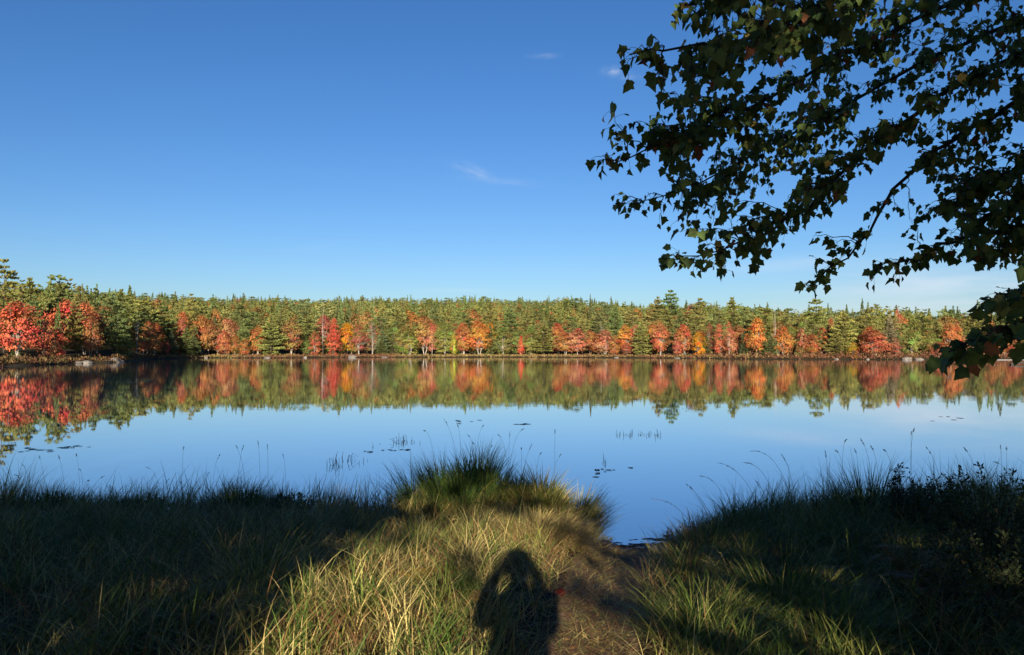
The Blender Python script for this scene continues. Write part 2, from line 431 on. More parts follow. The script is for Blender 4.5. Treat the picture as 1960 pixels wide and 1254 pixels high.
def spruce_tree(seed, low=.06):
    """dense cone of drooping sprays"""
    r = np.random.default_rng(seed)
    n = 2300
    t = r.uniform(0, 1, n)**1.5
    layer = np.round(t*22)/22*.75 + t*.25
    h = low + (1-low)*layer
    a = r.uniform(0, 2*np.pi, n)
    rad = .5*(1-layer)**.9*(.82+.18*np.cos(a*5+layer*40))*np.sqrt(r.uniform(.2, 1, n)) + .008
    C = np.stack([np.cos(a)*rad, np.sin(a)*rad, h - rad*.18 + r.normal(size=n)*.006], -1)
    U = unit(np.stack([np.cos(a), np.sin(a), np.full(n, -.35)], -1) + r.normal(size=(n, 3))*.3)
    nrm = unit(rand_dirs(n, r)*.6 + np.stack([np.cos(a), np.sin(a), np.full(n, .8)], -1)*.6); v = unit(np.cross(nrm, U))
    s = r.uniform(.7, 1.3, n)[:, None]
    V, Q = diamonds(C, U*.03*s, v*.014*s)
    b = r.uniform(.7, 1.25, n); c = np.stack([b, b, b], -1)
    tr = Acc().add(*tube([[0, 0, 0], [0, 0, .5], [0, 0, .99]], [.016, .009, .002], 7))
    return tr.mesh('spruce_trunk', True), np_mesh('spruce_crown', V, Q, col=np.repeat(c, 4, 0))
KINDS = {
    'maple': ('maple_tree', 'bark_pale', [broad_tree(s, .20, 90, 46, 3) for s in (11, 12, 13, 14)]),
    'slim': ('maple_tree', 'bark_pale', [broad_tree(s, .08, 62, 46, 1) for s in (21, 22, 23)]),
    'green': ('broadleaf_tree', 'bark_pale', [broad_tree(s, .10, 88, 46, 2) for s in (31, 32, 33)]),
    'pale': ('birch_tree', 'bark_pale', [broad_tree(s, .22, 52, 30, 2) for s in (41, 42)]),
    'shrub': ('shore_shrub', 'bark_brown', [broad_tree(s, .03, 50, 40, 4) for s in (51, 52)]),
    'pine': ('pine_tree', 'bark_brown', [pine_tree(s, lo, wh, taper=tp) for s, lo, wh, tp in ((61, .14, 15, 1.0), (62, .1, 17, 1.4), (63, .2, 13, .8), (64, .12, 16, 1.1), (65, .26, 12, .7))]),
    'young': ('conifer_tree', 'bark_brown', [pine_tree(s, .03, 18, taper=1.7) for s in (71, 72)]),
    'spruce': ('spruce_tree', 'bark_brown', [spruce_tree(s) for s in (81, 82)]),
}
CATS = {'shrub': 'shrub'}
C_ = dict(coral=(.56, .155, .075), red=(.43, .135, .068), orange=(.48, .19, .05), rust=(.42, .165, .06), brown=(.34, .18, .065), crimson=(.36, .112, .075), pink=(.44, .185, .105),
          gold=(.52, .25, .025), yellow=(.42, .34, .055), ygreen=(.25, .228, .06), olive=(.188, .193, .058), green=(.128, .162, .055),
          dark=(.085, .10, .04), light=(.235, .24, .07), bluegreen=(.12, .155, .075), vivid=(.50, .10, .055), darkred=(.22, .075, .045), grey=(.22, .20, .11))
tree_no = 0
def plant_tree(kind, px, top, wpx, colour, back, label, group=None, D=None, jitter=True):
    global tree_no
    name, bark, models = KINDS[kind]
    D = D or float(shoreD(px)) + back
    x = (px-980)/F*D
    z = float(landZ(px, D)) - .1
    h = (670-top)/F*D + CAMZ - z
    w = wpx/F*D*(1.3 if kind in ('pine', 'young') else 1.18 if kind in ('maple', 'slim', 'green') else 1.0)
    tm, cm = models[tree_no % len(models)]; tree_no += 1
    r = random.Random(tree_no*17)
    e = empty(name, (x, D, z), r.uniform(0, 6.28))
    e.scale = (w, w, h)
    tag(e, label, CATS.get(kind, 'tree'), group)
    t = obj('trunk', tm, M[bark], e); c = obj('crown', cm, M['tree_leaf'], e)
    col = np.array(C_[colour])
    if jitter: col = col*np.array([r.uniform(.88, 1.12), r.uniform(.92, 1.08), 1])
    c.color = (*col, 1)
    return e
# --- trees one can tell apart, read off the photograph: kind, x, top, width, colour, metres behind the shore, label
T = [
 ('pine', 6, 492, 62, 'olive', 48, 'tallest dark white pine at the edge of the near wooded shore'),
 ('pine', 56, 526, 52, 'olive', 44, 'bushy olive pine between the tallest pine and the red maples'),
 ('maple', 36, 574, 98, 'coral', 14, 'large bright red maple with pale trunks on the near shore'),
 ('slim', 86, 606, 44, 'pink', 12, 'dusty pinkish maple beside the large bright red maple'),
 ('slim', 108, 626, 40, 'coral', 10, 'low deep red maple between two taller red maples'),
 ('maple', 128, 572, 76, 'coral', 20, 'broad rust red maple behind the low deep red maple'),
 ('maple', 162, 574, 52, 'coral', 24, 'dull red maple at the edge of the dark shaded cove'),
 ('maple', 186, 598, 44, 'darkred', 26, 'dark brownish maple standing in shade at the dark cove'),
 ('pine', 112, 538, 46, 'olive', 52, 'rounded olive pine rising behind the rust red maples'),
 ('pine', 152, 543, 26, 'olive', 66, 'thin pine with a tufted top above the dull red maple'),
 ('pine', 181, 549, 34, 'green', 62, 'narrow pine above the dark brownish maple'),
 ('pine', 232, 549, 48, 'olive', 46, 'pine with a broken top above the dark cove'),
 ('pine', 214, 566, 50, 'green', 30, 'dark green pine over the black shade of the cove'),
 ('pine', 246, 575, 56, 'olive', 26, 'pale olive pine with wide layered boughs beside the cove'),
 ('pine', 272, 572, 52, 'light', 34, 'light olive pine behind the tan tree of the cove'),
 ('pine', 308, 578, 50, 'green', 24, 'deep green layered pine beside the thin red maple'),
 ('young', 236, 622, 36, 'green', 12, 'short green conifer at the dark cove water'),
 ('pale', 284, 614, 42, 'brown', 10, 'thin tan and rust tree beside the cove'),
 ('shrub', 321, 650, 13, 'crimson', 5, 'small crimson shrub at the water by the tan tree'),
 ('young', 328, 632, 26, 'bluegreen', 10, 'small blue green conifer behind the crimson shrub'),
 ('slim', 347, 606, 28, 'crimson', 16, 'thin crimson maple leaning beside dark pines'),
 ('slim', 350, 590, 34, 'rust', 30, 'rust top of a maple above the thin crimson maple'),
 ('slim', 374, 590, 30, 'gold', 32, 'golden orange crown behind the salmon maple'),
 ('maple', 386, 602, 44, 'rust', 14, 'salmon orange maple between dark firs'),
 ('young', 372, 640, 24, 'green', 6, 'low green fir under the salmon orange maple'),
 ('spruce', 411, 604, 34, 'dark', 18, 'dark spruce between the salmon and coral maples'),
 ('maple', 436, 606, 44, 'pink', 14, 'coral pink maple with red lower boughs'),
 ('slim', 430, 630, 30, 'red', 10, 'red lower maple against the coral pink maple'),
 ('slim', 468, 646, 24, 'rust', 6, 'little orange maple by the water beside layered pine'),
 ('pine', 486, 594, 46, 'green', 12, 'tall pine with dark tiered shade beside little orange maple'),
 ('pine', 365, 560, 32, 'light', 60, 'pale pine top on the skyline above the salmon maple'),
 ('pine', 407, 560, 14, 'green', 90, 'single thin pine spire on the skyline over the dark spruce'),
 ('young', 519, 598, 48, 'light', 8, 'light green full conifer reaching down to the water'),
 ('maple', 557, 610, 44, 'brown', 10, 'dusty orange brown maple beside the light green conifer'),
 ('pine', 590, 607, 40, 'olive', 14, 'olive pine between the brown maple and red maples'),
 ('slim', 603, 632, 26, 'red', 7, 'small orange red maple beside a grey dead trunk'),
 ('maple', 622, 601, 42, 'crimson', 22, 'dull crimson crown behind the vivid scarlet maple'),
 ('slim', 640, 606, 24, 'vivid', 14, 'slender red spire of a maple over the vivid scarlet one'),
 ('shrub', 638, 628, 38, 'vivid', 5, 'vivid scarlet maple low at the water, the reddest on the shore'),
 ('maple', 664, 617, 36, 'gold', 14, 'golden orange maple beside the vivid scarlet maple'),
 ('pale', 688, 622, 44, 'crimson', 6, 'faded crimson maple with bare pale branches above the boulder'),
 ('pale', 712, 612, 30, 'grey', 8, 'thin grey green birch with one long pale trunk'),
 ('young', 732, 628, 28, 'bluegreen', 10, 'blue green fir beside the pale birch trunk'),
 ('spruce', 752, 636, 26, 'dark', 12, 'black green spruce in a shaded gap'),
 ('green', 757, 612, 38, 'olive', 24, 'olive rounded tree over the shaded gap'),
 ('green', 784, 628, 40, 'ygreen', 8, 'yellow green tree beside the shaded gap'),
 ('maple', 813, 602, 54, 'brown', 12, 'large tan orange maple next to yellow green trees'),
 ('green', 850, 620, 42, 'ygreen', 7, 'fresh yellow green maple beside a bright yellow sapling'),
 ('slim', 868, 636, 14, 'yellow', 5, 'bright yellow sapling at the water'),
 ('maple', 888, 622, 38, 'rust', 9, 'rust maple between the yellow sapling and glowing orange maple'),
 ('maple', 917, 612, 48, 'orange', 8, 'glowing orange maple in the middle of the far shore'),
 ('slim', 938, 614, 28, 'gold', 12, 'amber maple touching the glowing orange maple'),
 ('green', 964, 626, 44, 'olive', 8, 'olive green maple with leaning grey stems'),
 ('pine', 888, 594, 38, 'green', 36, 'dark topped pine behind the rust maple'),
 ('slim', 997, 640, 13, 'vivid', 5, 'narrow scarlet sapling standing alone against green'),
 ('green', 1016, 630, 38, 'ygreen', 9, 'yellow green tree beside the narrow scarlet sapling'),
 ('pine', 1041, 618, 44, 'olive', 8, 'low pine with striped layered boughs'),
 ('slim', 1070, 617, 26, 'crimson', 16, 'tall crimson maple spire behind rusty trees'),
 ('maple', 1082, 634, 40, 'rust', 7, 'rusty orange maple in front of the crimson spire'),
 ('pine', 1095, 605, 34, 'green', 20, 'green layered pine above the coral maple'),
 ('maple', 1106, 626, 42, 'pink', 8, 'coral maple with orange skirts near the layered pine'),
 ('pine', 1144, 592, 40, 'green', 22, 'wide layered pine above the pale orange maple'),
 ('spruce', 1130, 564, 20, 'dark', 90, 'sharp spruce spire alone on the skyline'),
 ('maple', 1158, 630, 42, 'pink', 8, 'pale orange maple with white trunks'),
 ('slim', 1176, 640, 26, 'rust', 6, 'small rust maple beside the orange and magenta maple'),
 ('maple', 1198, 622, 38, 'orange', 8, 'orange topped maple with magenta lower boughs'),
 ('shrub', 1200, 652, 30, 'crimson', 5, 'magenta shrub under the orange topped maple'),
 ('young', 1228, 610, 40, 'light', 6, 'broad light green fir with skirts at the water'),
 ('slim', 1247, 616, 30, 'orange', 14, 'orange shoulder of a maple behind the tall red maple'),
 ('maple', 1263, 617, 38, 'red', 6, 'tall coral red maple in front of the twin pines'),
 ('pine', 1284, 553, 52, 'green', 62, 'tallest white pine of the far shore, full to its tip'),
 ('pine', 1260, 564, 44, 'olive', 58, 'leaning companion pine of the tallest far shore pine'),
 ('maple', 1308, 618, 38, 'rust', 8, 'rust and orange maple beside the golden sapling'),
 ('slim', 1296, 636, 22, 'crimson', 6, 'thin magenta maple edging the rust and orange maple'),
 ('slim', 1337, 632, 27, 'gold', 5, 'golden orange maple with pale stem'),
 ('pale', 1358, 618, 26, 'darkred', 10, 'thin wine red maple with bare stems'),
 ('slim', 1377, 617, 26, 'red', 8, 'slender flame red maple'),
 ('pale', 1397, 628, 36, 'pink', 6, 'pale pink maple with forked white trunk'),
 ('slim', 1394, 610, 24, 'red', 18, 'red top showing over the pale pink maple'),
 ('maple', 1449, 607, 40, 'orange', 8, 'tall clear orange maple with twin pale trunks'),
 ('spruce', 1424, 634, 30, 'dark', 8, 'dark fir beside the tall clear orange maple'),
 ('pine', 1402, 565, 44, 'olive', 44, 'full pine rising above the pale pink maple'),
 ('pine', 1340, 569, 34, 'olive', 48, 'narrow olive pine above the golden orange maple'),
 ('young', 1474, 634, 34, 'green', 6, 'low green fir between two orange maples'),
 ('maple', 1500, 624, 38, 'orange', 7, 'peach orange maple with white forked trunk'),
 ('slim', 1535, 626, 24, 'pink', 9, 'small salmon maple on a thin stem'),
 ('maple', 1555, 638, 32, 'rust', 7, 'low peach maple over a bright orange shrub'),
 ('shrub', 1554, 660, 28, 'orange', 4, 'bright orange shrub at the water'),
 ('shrub', 1530, 662, 22, 'ygreen', 4, 'round green shrub beside the bright orange shrub'),
 ('pine', 1563, 569, 38, 'olive', 38, 'wind swept pine with a bare forked top'),
 ('slim', 1590, 604, 26, 'rust', 20, 'rust maple climbing beside a tall olive pine'),
 ('pine', 1615, 590, 44, 'light', 10, 'tall olive pine with wide loose boughs'),
 ('young', 1600, 634, 40, 'olive', 6, 'bushy olive conifer over the shore brush'),
 ('shrub', 1632, 655, 24, 'gold', 4, 'glowing amber shrub beside the bushy conifer'),
 ('pine', 1658, 588, 46, 'olive', 20, 'broad pine behind the scarlet maple'),
 ('maple', 1673, 630, 56, 'red', 6, 'wide scarlet maple with white forked stems'),
 ('pine', 1702, 600, 30, 'grey', 10, 'greyish spruce beside a pink topped maple'),
 ('pale', 1718, 590, 24, 'pink', 22, 'bare pink topped maple sticking above the skyline'),
 ('slim', 1714, 644, 30, 'crimson', 5, 'small crimson maple near the shore boulders'),
 ('green', 1744, 630, 40, 'light', 7, 'fresh green tree behind the shore boulders'),
 ('pine', 1764, 598, 46, 'olive', 26, 'rounded olive pine over the fresh green tree'),
 ('green', 1783, 636, 34, 'ygreen', 7, 'yellowish tree beside the low flame shrub'),
 ('maple', 1797, 654, 36, 'red', 4, 'low flame red maple beside the yellowish tree'),
 ('maple', 1814, 618, 42, 'rust', 30, 'hazy orange crown up the slope beyond the flame maple'),
 ('maple', 1834, 638, 42, 'pink', 14, 'pink brown maple near the overhanging leaf tips'),
 ('shrub', 1904, 656, 36, 'rust', 6, 'rust shrub above the pale sand bar'),
 ('maple', 1940, 646, 34, 'red', 6, 'red maple over the pale sand bar'),
 ('pine', 1860, 604, 46, 'olive', 30, 'olive pine behind the overhanging leaves'),
]
for (kind, px, top, w, colr, back, lab) in T:
    plant_tree(kind, px, top, w, colr, back, lab)
# --- the crowded rows behind and between them: nothing tells these apart
rf = random.Random(5)
SKYL = [(-60, 545), (0, 540), (100, 556), (200, 564), (300, 572), (400, 580), (480, 594), (640, 600), (800, 602), (960, 600), (1100, 596), (1200, 592), (1300, 584), (1400, 584), (1500, 580), (1600, 594), (1700, 600), (1800, 606), (1990, 606)]
FILL = [('pine', 'olive', 'olive pine in the crowded wood just behind the shore maples', 'olive pines behind the shore maples', 46),
        ('pine', 'green', 'deep green pine in the crowded wood just behind the shore maples', 'green pines behind the shore maples', 40),
        ('green', 'ygreen', 'yellow green broadleaf crown crowded among the pines behind the shore', 'yellow green crowns among the pines', 42),
        ('maple', 'brown', 'tan orange crown crowded among the pines behind the shore', 'tan orange crowns among the pines', 46),
        ('spruce', 'green', 'pointed spruce crowded among the pines behind the shore', 'spruces among the pines', 30)]
for k in range(165):
    px = -50 + 2050*(k+rf.uniform(0, 1))/165
    kind, colr, lab, grp, w = FILL[rf.choices(range(5), (40, 22, 14, 18, 6))[0]]
    back = (18, 34, 52)[k % 3] + rf.uniform(-6, 6)
    base = float(interp(px, SKYL))
    top = base + rf.uniform(-15, 26) + (26, 12, 0)[k % 3]*rf.uniform(.6, 1)
    if kind in ('green', 'maple'): top += 10
    plant_tree(kind, px, min(top, 640), w*rf.uniform(.75, 1.15), colr, back, lab, grp)

for px, top, w, lab in [(619, 604, 20, 'grey dead snag rising between the small orange red and dull crimson maples'), (1312, 612, 16, 'pale dead snag standing behind the golden orange maple'), (1483, 600, 18, 'bare grey snag above the low green fir between orange maples'), (1152, 612, 14, 'thin leafless snag by the wide layered pine'), (262, 590, 18, 'leafless grey snag over the dark cove')]:
    D = float(shoreD(px))+9; x = (px-980)/F*D; z = float(landZ(px, D))-.1
    e = empty('dead_tree', (x, D, z), px); e.scale = (w/F*D, w/F*D, ((670-top)/F*D+CAMZ-z)*1.45); tag(e, lab, 'tree')
    obj('trunk', KINDS['pale'][2][px % 2][0], M['bark_pale'], e)
FRONT = [('maple', 'rust', 'half hidden rust maple in the mixed front row at the far water', 'rust maples of the front row', 34), ('green', 'olive', 'half hidden olive tree in the mixed front row at the far water', 'olive trees of the front row', 34),
         ('young', 'green', 'half hidden low green conifer in the mixed front row at the far water', 'low conifers of the front row', 26), ('maple', 'pink', 'half hidden dusty coral maple in the mixed front row at the far water', 'coral maples of the front row', 30)]
for k in range(58):
    px = 250 + 1720*(k+rf.uniform(.1, .9))/58
    kind, colr, lab, grp, w = FRONT[rf.choices(range(4), (32, 28, 24, 16))[0]]
    plant_tree(kind, px, rf.uniform(614, 650), w*rf.uniform(.7, 1.1), colr, rf.uniform(9, 18), lab, grp)
# --- the wooded hillside beyond reads as one mass
def hillside():
    r = np.random.default_rng(99)
    lowres = []
    for mk, n in ((KINDS['pine'][2][0][1], 460), (KINDS['pine'][2][4][1], 420), (KINDS['spruce'][2][0][1], 380), (KINDS['maple'][2][0][1], 420), (KINDS['green'][2][0][1], 420)):
        nv = len(mk.vertices); co = np.empty(nv*3, np.float32); mk.vertices.foreach_get('co', co); co = co.reshape(-1, 4, 3)
        sel = r.choice(len(co), n, replace=False)
        q = co[sel]; c = q.mean(1, keepdims=True)
        lowres.append(c + (q-c)*1.75)
    VV, CC = [], []
    cand = 9000
    px = r.uniform(-120, 2080, cand)
    D = shoreD(px) + 62 + (RD+60-shoreD(px)-62)*r.uniform(0, 1, cand)**.8
    keep = r.uniform(0, 1, cand) < np.interp(D, [250, 400, 800], [.32, .42, .55])
    px, D = px[keep], D[keep]
    e1 = np.concatenate([r.uniform(-1100, -125, 420), r.uniform(2085, 3200, 420)])               # the wood runs on past both sides
    d1 = shoreD(e1)+6+r.uniform(0, 1, 840)**1.5*160
    k1 = ((e1-980)/F*d1 < -112) | (e1 > 980)
    px, D = np.concatenate([px, e1[k1]]), np.concatenate([D, d1[k1]])
    kinds = r.choice(5, len(px), p=[.17, .13, .20, .18, .32])
    pal = [C_['olive'], C_['green'], C_['green'], C_['rust'], C_['olive']]
    for i in range(len(px)):
        k = kinds[i]; x = (px[i]-980)/F*D[i]; z = float(landZ(px[i], D[i])) + 2.4*float(vnoise(px[i]*.018, D[i]*.02, 41)) - .8
        h = r.uniform(11, 16.5) if k < 3 else r.uniform(10, 13.5)
        if k == 2: h += r.uniform(-1, 2.2)
        w = h*(r.uniform(.5, .8) if k < 3 else r.uniform(.65, .9))
        if k == 2: w *= .7
        a = r.uniform(0, 6.28); ca, sa = math.cos(a), math.sin(a)
        q = lowres[k]
        v = np.stack([(q[..., 0]*ca-q[..., 1]*sa)*w + x, (q[..., 0]*sa+q[..., 1]*ca)*w + D[i], q[..., 2]*h + z], -1)
        c = np.array(pal[k])*r.uniform(.58, 1.12)*np.array([r.uniform(.88, 1.12), 1, r.uniform(.8, 1.2)])
        if k == 3: c = np.array([C_['rust'], C_['brown'], C_['orange'], C_['pink']][r.choice(4, p=[.35, .4, .15, .1])])*r.uniform(.7, 1)
        if k == 3 and vnoise(px[i]*.02, D[i]*.03, 43) < -.15: c = np.array(C_['olive'])*r.uniform(.7, 1.1)
        if k == 4: c = np.array([C_['olive'], C_['ygreen'], C_['brown']][r.integers(3)])*r.uniform(.75, 1.05)
        VV.append(v.reshape(-1, 3)); CC.append(np.repeat(c*r.uniform(.92, 1.08, (len(q), 1)), 4, 0))
    V = np.concatenate(VV); C = np.concatenate(CC)
    return np_mesh('woods', V, np.arange(len(V)).reshape(-1, 4), col=C)
tag(obj('woods', hillside(), M['woods']), kind='stuff')

# --- brush and marsh grass along the far water's edge
def shore_brush():
    r = np.random.default_rng(31)
    n = 26000
    px = np.concatenate([r.uniform(-150, 2100, n-5000), r.uniform(-1100, -150, 2500), r.uniform(2100, 3200, 2500)]); s = r.uniform(.3, 9, n)
    lump = np.clip(.55+.6*vnoise(px*.11, s*.6, 8) + .3*vnoise(px*.33, s, 2), .12, 1.3)
    red = np.clip(interp(px, [(0, .5), (300, .5), (420, .1), (480, .6), (740, .9), (770, .0), (1000, .05), (1150, .5), (1420, .6), (1560, 1), (1960, .9)]) + vnoise(px*.05, s, 4)*.35, 0, 1)
    tall = interp(px, [(0, 1.1), (250, .9), (400, .6), (760, .75), (780, .5), (1000, .5), (1300, .8), (1450, 1.8), (1800, 2.2), (1960, 1.5)])
    D = shoreD(px)+s; x = (px-980)/F*D
    z = landZ(px, D) + r.uniform(0, 1, n)**1.3*lump*tall
    c0 = np.stack([x, D, z], -1)
    nrm = unit(rand_dirs(n, r)+np.array([0, -.5, .3])); u = unit(np.array([0, 0, 1.0])+r.normal(size=(n, 3))*.5); v = unit(np.cross(nrm, u))
    sz = r.uniform(.12, .3, n)[:, None]
    V, Q = diamonds(c0, u*sz, v*sz*.55)
    tan, rd, gn = np.array([.25, .17, .07]), np.array([.15, .07, .04]), np.array([.13, .125, .045])
    pick = r.uniform(0, 1, n)
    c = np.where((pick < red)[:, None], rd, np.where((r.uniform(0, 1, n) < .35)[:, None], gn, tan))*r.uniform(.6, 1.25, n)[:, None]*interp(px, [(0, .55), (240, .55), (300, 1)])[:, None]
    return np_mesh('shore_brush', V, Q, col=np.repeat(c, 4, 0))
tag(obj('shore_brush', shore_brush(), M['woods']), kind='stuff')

# --- boulders along the far shore
def rock_mesh(seed):
    bm = bmesh.new(); bmesh.ops.create_icosphere(bm, subdivisions=3, radius=.5)
    r = np.random.default_rng(seed); ns = [rand_dirs(1, r)[0] for _ in range(7)]; hs_ = r.uniform(.28, .46, 7)
    for v in bm.verts:
        p = np.array(v.co)
        for n_, h_ in zip(ns, hs_):
            d_ = p@n_
            if d_ > h_: p = p - n_*(d_-h_)*.85
        p = p*(1+.05*float(vnoise(p[0]*9, p[1]*9+p[2]*7, seed)))
        v.co = p
    me = bpy.data.meshes.new('shore_rock'); bm.to_mesh(me); bm.free()
    return me
RK = [rock_mesh(s) for s in (1, 2, 3)]
for k, (px, dD, w, h, lab) in enumerate([
    (674, -1.2, 4.4, 1.35, 'large rounded grey boulder at the water below the faded crimson maple'),
    (168, -.3, 3.2, .9, 'long pale flat rock at the mouth of the dark cove'),
    (150, .8, 2.4, .7, 'thin pale rock slab beside the long flat rock'),
    (222, 2.0, 3.6, 1.5, 'grey boulder on the rocky point of the dark cove'),
    (232, .2, 1.6, .7, 'small pale rock off the rocky point'),
    (208, 1.6, 1.8, .8, 'squat brown rock between the flat rock and the point'),
    (585, -.4, 1.7, .8, 'small white rock at the water below the orange red maple'),
    (512, -.2, 3.0, .8, 'low tan rock at the water below the light green conifer'),
    (736, -.2, 3.4, .6, 'long low slab at the water beside the large boulder'),
    (1180, -.1, 2.4, .5, 'low rock at the water below the small rust maple'),
    (1296, -.2, 3.0, .5, 'flat pale rock at the water below the magenta maple'),
    (1600, -.2, 1.8, .5, 'small pale rock under the bushy olive conifer'),
    (1660, -.2, 1.4, .5, 'little grey rock under the scarlet maple'),
    (1735, -.3, 3.4, 1.1, 'rounded grey boulder below the fresh green tree'),
    (1757, -.4, 3.6, .8, 'long low boulder beside the rounded grey boulder'),
    (395, -.2, 1.5, 1.0, 'upright brown rock at the water below the salmon maple')]):
    D = float(shoreD(px)) + dD
    o = obj('shore_rock', RK[k % 3], M['rock'], None, ((px-980)/F*D, D, .12*h))
    o.scale = (w*.72, w*.6, h*.95); o.rotation_euler = (0, 0, k*1.7)
    tag(o, lab, 'rock')
# pale sand bar and drift log on the right
def sand_bar():
    X, Y, Q = grid(-1, 1, 41, -1, 1, 9)
    z = .16*np.clip(1-np.abs(Y)**2, 0, 1)*np.clip(1-X**4, 0, 1) - .02
    D = 176+Y*2.2+X*1.2
    x = (1905-980)/F*176 + X*8.6
    return np_mesh('sand_bar', np.stack([x, D, z], -1), Q, smooth=True)
tag(obj('sand_bar', sand_bar(), M['sand']), kind='structure')


# ------------------------------------------------------------------ near bank: grass
def blades(base, az, L, lean, curl, w, cb, ct, K=5, twist=None):
    """N arching ribbons: base (N,3), azimuth, length, start lean and added curl (rad), width, base / tip colour"""
    n = len(base)
    t = np.linspace(0, 1, K+1)
    th = lean[:, None] + curl[:, None]*t[None]**1.3
    ds = (L/K)[:, None]
    rr = np.concatenate([np.zeros((n, 1)), np.cumsum(np.sin(th[:, :-1])*ds, 1)], 1)
    zz = np.concatenate([np.zeros((n, 1)), np.cumsum(np.cos(th[:, :-1])*ds, 1)], 1)
    d = np.stack([np.cos(az), np.sin(az)], -1)
    P = np.empty((n, K+1, 3))
    P[..., 0] = base[:, None, 0] + d[:, None, 0]*rr
    P[..., 1] = base[:, None, 1] + d[:, None, 1]*rr
    P[..., 2] = base[:, None, 2] + zz
    tw = az + np.pi/2 + (rng.normal(size=n)*.6 if twist is None else twist)
    sd = np.stack([np.cos(tw), np.sin(tw), np.zeros(n)], -1)
    ww = w[:, None]*np.interp(t, [0, .15, .6, 1], [.7, 1, .8, .06])[None]*.5
    V = np.stack([P - sd[:, None]*ww[..., None], P + sd[:, None]*ww[..., None]], 2)      # n,K+1,2,3
    o = np.arange(n)[:, None]*(2*(K+1)) + np.arange(K)[None]*2
    Q = np.stack([o, o+1, o+3, o+2], -1)
    c = cb[:, None]*(1-t[None, :, None]) + ct[:, None]*t[None, :, None]
    C = np.repeat(c[:, :, None], 2, 2)
    return V.reshape(-1, 3), Q.reshape(-1, 4), C.reshape(-1, 3)
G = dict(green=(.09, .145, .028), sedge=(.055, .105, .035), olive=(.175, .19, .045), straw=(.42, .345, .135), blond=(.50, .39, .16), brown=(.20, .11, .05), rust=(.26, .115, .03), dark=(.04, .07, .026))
G = {k: np.array(v) for k, v in G.items()}
PAL = np.array([G['green'], G['sedge'], G['olive'], G['straw'], G['brown']])
def pick_cols(n, p):
    k = rng.choice(5, n, p=p)
    return PAL[k]*rng.uniform(.7, 1.3, (n, 1))*rng.uniform(.93, 1.07, (n, 3))
def off_path(x, y, m=1.0):
    return np.abs(x-pathX(y)) > pathW(y)*m
